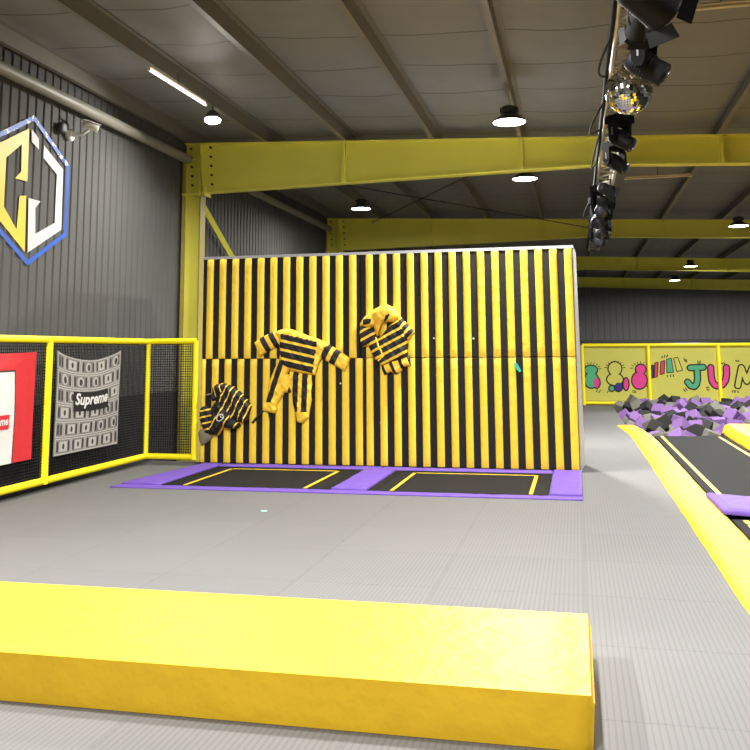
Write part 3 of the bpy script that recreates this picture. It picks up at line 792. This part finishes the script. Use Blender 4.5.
# big yellow foam pad in the foreground
def front_pad():
    mb = MB(); x0, x1, y0, y1, h = -4.6, .008, 3.86, 5.0, .228
    nx, ny = 60, 16; rnd = random.Random(3)
    def pt(i, j):
        x = x0 + (x1-x0)*i/nx; y = y0 + (y1-y0)*j/ny
        e = min(1, min(i, nx-i)/1.2, 1)*min(1, min(j, ny-j)/1.5)
        z = h + .012*math.sin(x*2.3+1)*math.sin(PI*j/ny) - (.012 if e < 1 else 0)
        return (x, y, z)
    vs = [pt(i, j) for i in range(nx+1) for j in range(ny+1)]; w = ny+1
    mb.add(vs, [(i*w+j, (i+1)*w+j, (i+1)*w+j+1, i*w+j+1) for i in range(nx) for j in range(ny)], 0, True)
    rim = [(i, 0) for i in range(nx)] + [(nx, j) for j in range(ny)] + [(i, ny) for i in range(nx, 0, -1)] + [(0, j) for j in range(ny, 0, -1)]
    rv = [pt(i, j) for i, j in rim]; n = len(rim)
    rings = [rv, [(x + (.012 if x > -2 and abs(x-x1) < .01 else 0), y, .16) for x, y, z in rv], [(x, y, .002) for x, y, z in rv]]
    mb.add([v for r in rings for v in r], [(r*n+i, r*n+(i+1) % n, (r+1)*n+(i+1) % n, (r+1)*n+i) for r in range(2) for i in range(n)], 0, True)
    mb.add([(x, y, .002) for x, y, z in rv], [tuple(range(n))])
    t = thing('foam_pad', 'long thick yellow foam pad lying across the foreground mats', 'pad', ((x0+x1)/2, (y0+y1)/2, 0))
    build('cover', mb, M['pad_yellow'], t)
    s = MB(); s.tube([(x1 + .010, y0 + .05, .165), (x1 + .010, y1 - .05, .165)], .006, 6); build('zip', s, M['suit_inside'], t)
front_pad()
tag(build('floor_sticker', MB().lathe([(.035, .0005), (.03, .003)], Matrix.Translation((-3.168, 8.775, 0)), 14), M['mint']), 'tiny mint round sticker on the grey mats', 'sticker')

# ------------------------------------------------------------------ fence on the left
FX, FY, FZT, FZB = -6.2, 12.08, 1.776, .1175
t = thing('safety_fence', 'yellow padded tube fence with black netting at left of the mats', 'fence', (FX, 9, 0))
R = .043
build('top_rail', MB().tube([(FX, 3.6, FZT), (FX, FY, FZT)], R, 14).tube([(FX, FY, FZT), (-5.44, FY, FZT)], R, 14), M['fence_yellow'], t)
build('bottom_rail', MB().tube([(FX, 3.6, FZB), (FX, FY, FZB)], R, 14).tube([(FX, FY, FZB), (-5.44, FY, FZB)], R, 14), M['fence_yellow'], t)
for (x, y, r) in ((FX, 4.5, .048), (FX, 7.0, .048), (FX, 9.55, .05), (FX, FY, .046), (-5.44, FY, .04)):
    build('post', MB().tube([(x, y, FZB - .035), (x, y, FZT + .005)], r, 14), M['fence_yellow'], t)
net = MB()
def strip(a, b, w):
    a, b = Vector(a), Vector(b); d = (b-a).normalized()
    net.tube([a, b], w, 3, cap=False, smooth=False)
y = 3.65; wr = .006
while y < FY: strip((FX, y, FZB), (FX, y, FZT), wr); y += .036
x = FX + .03
while x < -5.46: strip((x, FY, FZB), (x, FY, FZT), wr); x += .036
z = FZB + .03
while z < FZT:
    strip((FX, 3.65, z), (FX, FY, z), wr); strip((FX, FY, z), (-5.46, FY, z), wr); z += .036
build('netting', net, M['net_black'], t)

# cloth banners hung on the netting
def cloth(name, y0, y1, z0, z1, sagf, m, parent, nx=36, nz=30, off=0.0, round_r=0.0):
    mb = MB(); vs = []
    for i in range(nx+1):
        for j in range(nz+1):
            s, q = i/nx, j/nz; vs.append(cpt(y0, y1, z0, z1, sagf, s, q, off))
    w = nz+1; mb.add(vs, [(i*w+j, (i+1)*w+j, (i+1)*w+j+1, i*w+j+1) for i in range(nx) for j in range(nz)], 0, True)
    vs2 = [(v[0]-.006, v[1], v[2]) for v in vs]
    mb.add(vs2, [(i*w+j+1, (i+1)*w+j+1, (i+1)*w+j, i*w+j) for i in range(nx) for j in range(nz)], 0, True)
    return build(name, mb, m, parent)
def cpt(y0, y1, z0, z1, sagf, s, q, off=0.0):
    y = y0 + (y1-y0)*s; zt = z1 - sagf*math.sin(PI*s)**.8; z = z0 + (zt-z0)*q
    sh = .012*(1-q)*math.sin(2*PI*s*1.3)
    dx = .016 + .012*math.sin(s*11 + q*3) * (.35 + .65*q) + .018*math.sin(q*PI)**2*math.sin(s*PI) + off
    return (FX + .035 + dx, y + sh, z)
def quad_on(mb, a, s0, q0, s1, q1, off, mi=0, n=2):
    """rectangle printed on a cloth, following its folds"""
    vs = []; k = max(1, n)
    for i in range(k+1):
        for j in range(k+1): vs.append(cpt(*a, s0 + (s1-s0)*i/k, q0 + (q1-q0)*j/k, off))
    w = k+1; mb.add(vs, [(i*w+j, (i+1)*w+j, (i+1)*w+j+1, i*w+j+1) for i in range(k) for j in range(k)], mi, True)
def oval_on(mb, a, sc_, qc, rs, rq, off, mi=0, n=14):
    vs = [cpt(*a, sc_ + rs*math.cos(2*PI*k/n), qc + rq*math.sin(2*PI*k/n), off) for k in range(n)]
    mb.add(vs, [tuple(range(n))], mi)
def text_mesh(txt, size, bold=0.0, shear=0.0):
    cu = bpy.data.curves.new('lettering', 'FONT'); cu.body = txt; cu.size = size; cu.offset = bold; cu.shear = shear; cu.fill_mode = 'FRONT'; cu.resolution_u = 4
    cu.align_x = 'LEFT'
    ob = bpy.data.objects.new('lettering', cu); C.objects.link(ob)
    dg = bpy.context.evaluated_depsgraph_get(); me = ob.evaluated_get(dg).to_mesh()
    vs = [v.co.copy() for v in me.vertices]; fs = [list(p.vertices) for p in me.polygons]
    ob.evaluated_get(dg).to_mesh_clear(); bpy.data.objects.remove(ob); bpy.data.curves.remove(cu)
    return vs, fs
def text_on(mb, a, txt, s0, s1, q0, q1, off, bold, shear):
    vs, fs = text_mesh(txt, 1.0, bold, shear)
    x0, x1 = min(v.x for v in vs), max(v.x for v in vs); z0_, z1_ = min(v.y for v in vs), max(v.y for v in vs)
    mb.add([cpt(*a, s0 + (s1-s0)*(v.x-x0)/(x1-x0), q0 + (q1-q0)*(v.y-z0_)/(z1_-z0_), off) for v in vs], fs, 0)

# money print
A = (9.65, 11.17, .385, 1.65, .13)
t = thing('cloth_banner', 'grey banknote-print cloth banner lettered Supreme, hung on the netting', 'banner', (FX + .05, 10.5, .42), 'cloth banners on the fence')
cloth('cloth', *A, M['bill_mid'], t)
bl = MB(); rnd = random.Random(5)
rows_, cols_ = 6, 5
for r in range(rows_):
    for c in range(-1, cols_):
        s0 = c/4.4 + (.11 if r % 2 else 0) + .012; s1 = s0 + 1/4.4 - .008; q0 = r/rows_ + .006; q1 = q0 + 1/rows_ - .010
        s0c, s1c = max(s0, .008), min(s1, .992)
        if s1c - s0c < .05: continue
        quad_on(bl, A, s0c, q0, s1c, q0 + .012, .002, 1, 3); quad_on(bl, A, s0c, q1 - .012, s1c, q1, .002, 1, 3)
        quad_on(bl, A, s0c, q0, s0c + .012, q1, .002, 1); quad_on(bl, A, s1c - .012, q0, s1c, q1, .002, 1)
        mid = (s0 + s1)/2
        if .06 < mid < .94:
            if rnd.random() < .55:
                oval_on(bl, A, mid, (q0+q1)/2, .045, .055, .003, 0); oval_on(bl, A, mid + .004, (q0+q1)/2 - .004, .022, .038, .005, 2)
            else:
                quad_on(bl, A, mid - .055, q0 + .03, mid + .055, q1 - .03, .003, 0); oval_on(bl, A, mid, (q0+q1)/2, .016, .03, .005, 2)
        for e in (s0c + .02, s1c - .045):
            quad_on(bl, A, e, q0 + .03, e + .025, q1 - .03, .003, 2)
build('banknote_print', bl, [M['bill_light'], M['bill_light'], M['bill_dark']], t)
bo = MB(); quad_on(bo, A, .245, .435, .80, .645, .008, 0, 8); pl_ = build('logo_box', bo, M['ink'], t)
tx = MB(); text_on(tx, A, 'Supreme', .27, .785, .465, .63, .0115, .03, .22); build('lettering', tx, M['white'], pl_)
# red banner, mostly out of the frame
A = (7.75, 9.21, .41, 1.63, .02)
t = thing('cloth_banner', 'red cloth banner hung on the netting at the left edge', 'banner', (FX + .05, 8.5, .42), 'cloth banners on the fence')
cloth('cloth', *A, M['red'], t)
pn = MB()
def fig(mb, s0, s1, q0, q1, off, mi):
    vs = []
    n = 8
    for k in range(n+1):
        a = PI*k/n; vs.append(cpt(*A, (s0+s1)/2 + (s1-s0)/2*math.cos(a), q1 - .10 + .10*math.sin(a), off))
    for k in range(9): vs.append(cpt(*A, s0, q1 - .10 - (q1-.10-q0)*k/8, off))
    for k in range(9): vs.append(cpt(*A, s1, q0 + (q1-.10-q0)*k/8, off))
    mb.add(vs, [tuple(range(len(vs)))], mi)
quad_on(pn, A, .335, .0, .755, .845, .004, 1, 20); quad_on(pn, A, .35, .0, .74, .83, .008, 0, 20)
build('white_panel', pn, [M['white'], M['ink']], t)
bo = MB(); quad_on(bo, A, .37, .315, .675, .445, .013, 0, 12); pb = build('logo_box', bo, M['red'], t)
tx = MB(); text_on(tx, A, 'Supreme', .385, .66, .33, .43, .017, .03, .2); build('lettering', tx, M['white'], pb)

# ------------------------------------------------------------------ emblem painted on the left wall
t = thing('wall_emblem', 'painted hexagon emblem in blue, yellow and white on the grey corrugated wall', 'emblem', (XW, 10.04, 2.7))
def winv(u, v):
    d = fw*F + Rt*(u - PX) - Up*(v - PY); k = (XW + .03) / d.x
    return (d.y*k, EYE + d.z*k)
def wp(mb, poly, mi=0): mb.prism(poly, lambda a, b, h: (XW + .0185 + h, a, b), .002, mi)
cy_, cz_, Rr = 10.04, 3.735, 1.0
def hexv(R, k): a = PI/2 + k*PI/3; return (cy_ - R*math.cos(a)*1.0, cz_ + R*math.sin(a))
for k in range(6):
    s = MB(); wp(s, [hexv(Rr, k), hexv(Rr, k+1), hexv(Rr-.075, k+1), hexv(Rr-.075, k)])
    build('blue_border', s, M['worn_blue'] if k in (0, 5) else M['paint_blue'], t)
cw = lambda P_: [winv(a/4.167, 100 + b/4.167) for a, b in P_]
def hx(R, deg): a = math.radians(deg); return (cy_ + R*math.cos(a), cz_ + R*math.sin(a))
ys_ = MB()
up_ = cw([(125, 118), (117, 340), (66, 326), (92, 296), (94, 184)])
wp(ys_, up_ + [hx(.62, 150), hx(.86, 150)])
lo_ = cw([(85, 400), (112, 398), (106, 632)])
wp(ys_, lo_ + [hx(.84, 210), hx(.62, 210)] + cw([(72, 540)]))
wp(ys_, [hx(.84, 150), hx(.62, 150), hx(.62, 210), hx(.84, 210)])
build('yellow_letter', ys_, M['paint_yellow'], t)
ws = MB()
wp(ws, cw([(135, 120), (165, 160), (165, 206), (135, 174)]))
wp(ws, cw([(186, 188), (266, 290), (240, 310), (184, 240)])); wp(ws, cw([(266, 290), (258, 540), (231, 512), (240, 310)]))
wp(ws, cw([(258, 540), (118, 636), (150, 558), (231, 512)])); wp(ws, cw([(118, 636), (122, 408), (172, 422), (150, 450), (150, 558)]))
build('white_letter', ws, M['white'], t)

# security camera on the wall
t = thing('security_camera', 'white bullet security camera on a wall bracket below the eave tube', 'camera', (XW + .03, 10.85, 4.6))
build('wall_plate', MB().lathe([(.09, 0), (.09, .04), (.06, .06)], Matrix.Translation((XW + .02, 10.86, 4.66)) @ Matrix.Rotation(PI/2, 4, 'Y'), 16), M['white_plastic'], t)
build('arm', MB().tube([(XW + .06, 10.86, 4.66), (XW + .2, 10.9, 4.67), (XW + .27, 10.97, 4.76)], .025, 8), M['white_plastic'], t)
dirv = Vector((.45, .62, -.12)).normalized(); rq = dirv.to_track_quat('Z', 'Y').to_matrix().to_4x4()
Mx = Matrix.Translation((XW + .28, 10.98, 4.80)) @ rq
build('body', MB().lathe([(.04, -.11), (.052, -.10), (.052, .09), (.05, .11)], Mx, 16), M['white_plastic'], t)
build('lens', MB().lathe([(.045, .108), (.044, .118), (.02, .12)], Mx, 16), M['black_plastic'], t)
sv = MB().box((0, 0, 0), (.115, .01, .26)); sv.v = [Mx @ (v + Vector((0, .056, 0))) for v in sv.v]
build('sun_shield', sv, M['white_plastic'], t)
tag(build('junction_box', MB().box((XW + .065, 10.62, 4.70), (.1, .15, .15), bev=.03), M['dark_grey']), 'dark grey junction box beside the security camera', 'box')

# ------------------------------------------------------------------ trampoline court at the right
def side_pad(name, pts, w, label, h=.05, m='pad_yellow', seed=0, group=None):
    """long soft strip following a centre line"""
    mb = MB(); n = 10; vs = []; rnd = random.Random(seed)
    P_ = [Vector(p) for p in pts]
    dense = []
    for a, b in zip(P_, P_[1:]):
        k = max(1, int((b-a).length/.25))
        for j in range(k): dense.append(a + (b-a)*j/k)
    dense.append(P_[-1])
    for i, p in enumerate(dense):
        tn = (dense[min(i+1, len(dense)-1)] - dense[max(i-1, 0)]).normalized(); nr = Vector((tn.y, -tn.x, 0)).normalized()
        ww = w + rnd.uniform(-.008, .008)
        for j in range(n+1):
            s = -1 + 2*j/n; vs.append(p + nr*(s*ww/2) + Vector((0, 0, .002 + h*(1 - abs(s)**8) + (rnd.uniform(-.002, .002) if abs(s) < .9 else 0))))
        for s in (1, -1): vs.append(p + nr*(s*ww/2) + Vector((0, 0, -.028)))
    k = n + 3
    mb.add(vs, [(i*k+j, i*k+(j+1) % k, (i+1)*k+(j+1) % k, (i+1)*k+j) for i in range(len(dense)-1) for j in range(k)], 0, True)
    mb.add(vs[:k], [tuple(range(k))]); mb.add(vs[-k:], [tuple(range(k))])
    return tag(build(name, mb, M[m]), label, 'pad', group)
side_pad('edge_pad', [(1.17, 2.2, 0), (1.165, 8, 0), (1.155, 15, 0), (1.15, 16.6, 0), (1.12, 17.8, 0), (1.05, 18.9, 0), (.98, 19.7, 0)], .40, 'long yellow edge pad between the walkway and the black trampoline court', .022, seed=1, group='yellow edge pads')
side_pad('edge_pad', [(2.95, 2.2, 0), (2.95, 10, 0), (2.95, 16.9, .02), (2.95, 18.0, .04)], .62, 'yellow edge pad along the far right side of the trampoline lane', .16, seed=2, group='yellow edge pads')
def lane(x0, x1, y0, y1, lb):
    t = thing('lane_trampoline', lb, 'trampoline', ((x0+x1)/2, (y0+y1)/2, -.03), 'trampolines in the right lane')
    build('bed', MB().b2((x0, y0, -.03), (x1, y1, .004)), M['bed_black'], t)
    ln = MB(); w = .05; z = .004; gx = .09; gy = .22
    ln.b2((x0+gx, y0+gy, z), (x0+gx+w, y1-.05, z+.004)); ln.b2((x1-gx-w, y0+gy, z), (x1-gx, y1-.05, z+.004)); ln.b2((x0+gx, y0+gy, z), (x1-gx, y0+gy+w, z+.004))
    if y1 < 12: ln.b2((x0+gx, y1-gy-w, z), (x1-gx, y1-gy, z+.004))
    build('border_line', ln, M['line_yellow'], t)
lane(1.38, 2.62, 10.25, 17.5, 'far black trampoline bed in the right lane before the foam pit')
lane(1.38, 2.62, 2.4, 9.12, 'near black trampoline bed in the right lane, nearer than the purple pad')
cushion('purple_divider', [(1.33, 9.25), (1.72, 9.10), (2.61, 9.12), (2.61, 10.1), (1.72, 10.12), (1.31, 10.32)], .026, .07, M['purple'], 'purple pad across the right lane between its two trampoline beds', 'pad', None, 8, .02, .04)

# ------------------------------------------------------------------ foam pit
def pitz(x, y):
    t_ = (y - 17.7) / 9.2
    z = -.39 + .24*t_
    if x < 1.7: z -= .30*(1.7 - x)/.7*(1 - .5*t_)
    return z + .05*math.sin(x*2.1 + 1)*math.sin(y*.9)
mb = MB(); nx, ny = 24, 30
vs = [(.98 + 7.2*i/nx, 17.6 + 9.35*j/ny, pitz(.98 + 7.2*i/nx, 17.6 + 9.35*j/ny)) for i in range(nx+1) for j in range(ny+1)]; w = ny+1
mb.add(vs, [(i*w+j, (i+1)*w+j, (i+1)*w+j+1, i*w+j+1) for i in range(nx) for j in range(ny)], 0, True)
bt = [(v[0], v[1], -1.0) for v in vs]; 
rim = [i*w for i in range(nx+1)] + [nx*w+j for j in range(1, ny+1)] + [i*w+ny for i in range(nx-1, -1, -1)] + [j for j in range(ny-1, 0, -1)]
rv = [vs[k] for k in rim] + [bt[k] for k in rim]; n = len(rim)
mb.add(rv, [(i, (i+1) % n, n+(i+1) % n, n+i) for i in range(n)])
struct(build('floor.004', mb, M['pit_dark']), 'dark bed of the foam pit under the cubes', 'floor')
struct(build('trim_2', MB().b2((.97, 26.95, -1.0), (8.2, 27.08, .03)), M['pit_liner']), 'grey pit edge below the far fence', 'trim')

def foam(name, m):
    mb = MB(); s = .275; mb.box((0, 0, 0), (s, s, s), bev=.018)
    o = build(name, mb, m, loc=(0, 0, 0)); return o
kinds = [('purple', foam('foam_cube', M['foam_purple'])), ('black', foam('foam_cube', M['foam_black'])), ('grey', foam('foam_cube', M['foam_grey']))]
used = {k: False for k, _ in kinds}
rnd = random.Random(21)
cnt = 0
y = 17.82; row = 0
while y < 26.75:
    col = row // 2 + rnd.choice([0, 0, 1]); x = (1.42 if y < 19.4 else 1.14) + (.207 if row % 2 else 0)
    lim = 4.95 if y > 18.4 else 2.72
    lim = min(lim, .19*y - .1)
    while x < lim:
        kk = rnd.choices([0, 1, 2], [.43, .34, .23])[0]; nm, src = kinds[kk]
        if used[nm]: o = src.copy(); C.objects.link(o)
        else: o = src; used[nm] = True
        px_, py_ = x + rnd.uniform(-.03, .03), y + rnd.uniform(-.03, .03)
        rot = Euler((rnd.uniform(-.8, .8), rnd.uniform(-.8, .8), rnd.uniform(0, PI/2)))
        ext = .1375*sum(abs(c) for c in rot.to_matrix()[2])
        o.location = (px_, py_, pitz(px_, py_) + ext - .03 + (.0, .13)[col % 2]*rnd.uniform(.6, 1.15)); o.rotation_euler = rot
        tag(o, '%s foam cube lying in the heap of the foam pit' % nm, 'foam cube', '%s foam cubes in the pit' % nm)
        cnt += 1; col += 1; x += .415
    y += .43; row += 1
print('foam cubes', cnt)

# ------------------------------------------------------------------ far fence with printed banners
BY, BZ0, BZ1 = 27.25, .05, 1.75
PX_ = [.175, 2.07, 4.02, 5.95, 7.9]
t = thing('far_fence', 'yellow tube fence along the far side of the foam pit', 'fence', (4, BY, 0))
build('top_rail', MB().tube([(PX_[0], BY, BZ1), (PX_[-1], BY, BZ1 - .03)], .05, 12), M['fence_yellow'], t)
build('bottom_rail', MB().tube([(PX_[0], BY, BZ0), (PX_[-1], BY, BZ0)], .05, 12), M['fence_yellow'], t)
for x in PX_: build('post', MB().tube([(x, BY - .02, -1.0), (x, BY - .02, BZ1)], .05, 12), M['fence_yellow'], t)
YB = BY + .075
art = lambda u, v: inv(u, v, YB)
def sheet(x0, x1, lb):
    t = thing('printed_banner', lb, 'banner', ((x0+x1)/2, YB, BZ0 + .05), 'printed banners on the far fence')
    build('sheet', MB().b2((x0, YB, BZ0 + .06), (x1, YB + .012, BZ1 - .06)), M['banner_green'], t)
    return t
def stroke(mb, pts, w, off, mi=0, closed=False):
    """flat brush stroke with round joints, on the sheet"""
    pts = [Vector(p) for p in pts]; yy = YB - off
    segs = list(zip(pts, pts[1:] + ([pts[0]] if closed else [])))
    if not closed: segs = segs[:len(pts)-1]
    for i_, (a, b) in enumerate(segs):
        yy -= .0002; d = (b-a).normalized(); nr = Vector((-d.y, d.x))*w/2
        mb.add([(q.x, yy, q.y) for q in (a-nr, b-nr, b+nr, a+nr)], [(0,1,2,3)], mi)
    for p in pts:
        yy -= .0002; mb.add([(p.x + w/2*math.cos(2*PI*k/14), yy - .0004, p.y + w/2*math.sin(2*PI*k/14)) for k in range(14)], [tuple(range(14))], mi)
def blob(mb, poly, off, mi=0): mb.add([(a, YB - off, b) for a, b in poly], [tuple(range(len(poly)))], mi)
def arcpts(cu, cv, ru, rv, n=18): return [(cu + ru*math.cos(2*PI*k/n), cv + rv*math.sin(2*PI*k/n)) for k in range(n)]
c1 = lambda P_: [art(580 + a/7.5, 330 + b/7.5) for a, b in P_]
c2 = lambda P_: [art(670 + a/6.82, 330 + b/6.82) for a, b in P_]
LAYER = [0]
def shape(parent, name, polys, fill, cf):
    """rounded colour patch with a dark outline (plain abstract stand-in)"""
    ol = MB(); fl_ = MB(); LAYER[0] += 1; k = .0015*LAYER[0]
    for P_ in polys:
        k += .0006; q = cf(P_); stroke(ol, q, .075, .001, 0, True); blob(fl_, q, .020 + k)
    o = build(name, fl_, fill, parent); build('outline', ol, M['ink'], o)
t1 = sheet(PX_[0] + .04, PX_[1] - .04, 'yellow-green printed banner with plain coloured rounded shapes, behind the walkway end')
shape(t1, 'green_shape', [arcpts(82, 300, 46, 32), arcpts(85, 375, 48, 58)], M['art_green'], c1)
shape(t1, 'pink_shape', [arcpts(125, 395, 22, 38)], M['art_pink'], c1)
shape(t1, 'yellow_shape', [arcpts(262, 290, 48, 48), arcpts(262, 370, 58, 42)], M['banner_green'], c1)
shape(t1, 'navy_shape', [arcpts(288, 425, 28, 32)], M['art_navy'], c1)
shape(t1, 'green_patch', [arcpts(238, 438, 17, 18)], M['art_green'], c1)
shape(t1, 'pink_patch', [arcpts(345, 405, 18, 44)], M['art_pink'], c1)
shape(t1, 'magenta_shape', [arcpts(455, 295, 36, 34), arcpts(445, 378, 54, 62)], M['art_pink'], c1)
tk = MB()
for cx0, cy0 in ((82, 300), (262, 290), (455, 295)):
    for k in range(9):
        a = PI*(k+.5)/9; r0_, r1_ = (62, 78)
        stroke(tk, c1([(cx0 + r0_*math.cos(a), cy0 - r0_*.75*math.sin(a)), (cx0 + r1_*math.cos(a), cy0 - r1_*.75*math.sin(a))]), .022, .004)
for a, b in (((120, 465), (132, 448)), ((140, 470), (155, 452)), ((205, 470), (212, 455)), ((395, 455), (420, 460)), ((395, 466), (420, 470)), ((45, 425), (55, 420)), ((500, 425), (510, 420))):
    stroke(tk, c1([a, b]), .022, .004)
build('tick_marks', tk, M['ink'], t1)
t2 = sheet(PX_[1] + .04, PX_[2] - .04, 'yellow-green printed banner with slanted colour bars and the letter J')
def bar(P_, fill):
    q = c1(P_); ol = MB(); stroke(ol, q, .05, .003, 0, True); f_ = MB(); blob(f_, q, .012); o = build('colour_bar', f_, fill, t2); build('outline', ol, M['ink'], o)
bar([(540, 268), (549, 265), (549, 355), (542, 358)], M['art_navy'])
bar([(564, 250), (583, 245), (578, 348), (561, 352)], M['art_red'])
bar([(608, 240), (632, 232), (628, 325), (603, 330)], M['art_red'])
bar([(652, 222), (682, 216), (698, 314), (654, 318)], M['art_green'])
bar([(706, 214), (730, 208), (765, 300), (728, 308)], M['banner_green'])
tk = MB()
for a, b in (((612, 208), (618, 198)), ((630, 205), (636, 192)), ((650, 204), (656, 188)), ((655, 340), (657, 350)), ((678, 338), (680, 348)), ((700, 336), (702, 348)), ((780, 215), (790, 235)), ((795, 222), (800, 240))):
    stroke(tk, c1([a, b]), .03, .004)
for a, b in (((92, 405), (104, 418)), ((104, 398), (116, 410)), ((190, 212), (192, 226)), ((206, 212), (202, 228)), ((250, 392), (264, 392)), ((252, 408), (266, 408))):
    stroke(tk, c2([a, b]), .03, .004)
build('tick_marks', tk, M['ink'], t2)
def letter(parent, name, lines, fill, w=.13):
    ol = MB(); fl_ = MB()
    for P_ in lines:
        q = c2(P_); stroke(ol, q, w + .08, .003); stroke(fl_, q, w, .012)
    o = build(name, fl_, fill, parent); build('outline', ol, M['ink'], o)
letter(t2, 'letter_j', [[(138, 258), (226, 254)], [(184, 258), (188, 330), (182, 368), (165, 386), (140, 380), (120, 355)]], M['art_green'])
letter(t2, 'letter_u', [[(278, 256), (280, 310), (288, 352), (306, 376), (322, 382)]], M['art_pink'])
t3 = sheet(PX_[2] + .04, PX_[3] - .04, 'yellow-green printed banner with the letters UM at the right edge')
letter(t3, 'letter_u', [[(356, 374), (378, 345), (386, 300), (384, 256)]], M['art_pink'])
letter(t3, 'letter_m', [[(462, 380), (486, 256), (524, 350), (562, 256), (590, 380)]], M['banner_green'])
tk = MB()
for a, b in (((350, 226), (360, 232)), ((366, 222), (372, 230)), ((448, 208), (456, 214)), ((462, 208), (470, 214)), ((430, 412), (426, 424)), ((444, 412), (442, 426)), ((462, 418), (466, 426))):
    stroke(tk, c2([a, b]), .03, .004)
build('tick_marks', tk, M['ink'], t3)
sheet(PX_[3] + .04, PX_[4] - .04, 'plain yellow-green printed banner at the right end of the far fence')

# ------------------------------------------------------------------ world and view
w = bpy.data.worlds.new('world'); sc.world = w; w.use_nodes = True
w.node_tree.nodes['Background'].inputs[0].default_value = (.5, .5, .5, 1); w.node_tree.nodes['Background'].inputs[1].default_value = .15
sc.view_settings.view_transform = 'Standard'; sc.view_settings.look = 'None'
sc.view_settings.gamma = 1; sc.view_settings.use_curve_mapping = False
sc.view_settings.exposure = 1.75
sc.cycles.max_bounces = 8; sc.cycles.diffuse_bounces = 5
sc.cycles.use_denoising = True
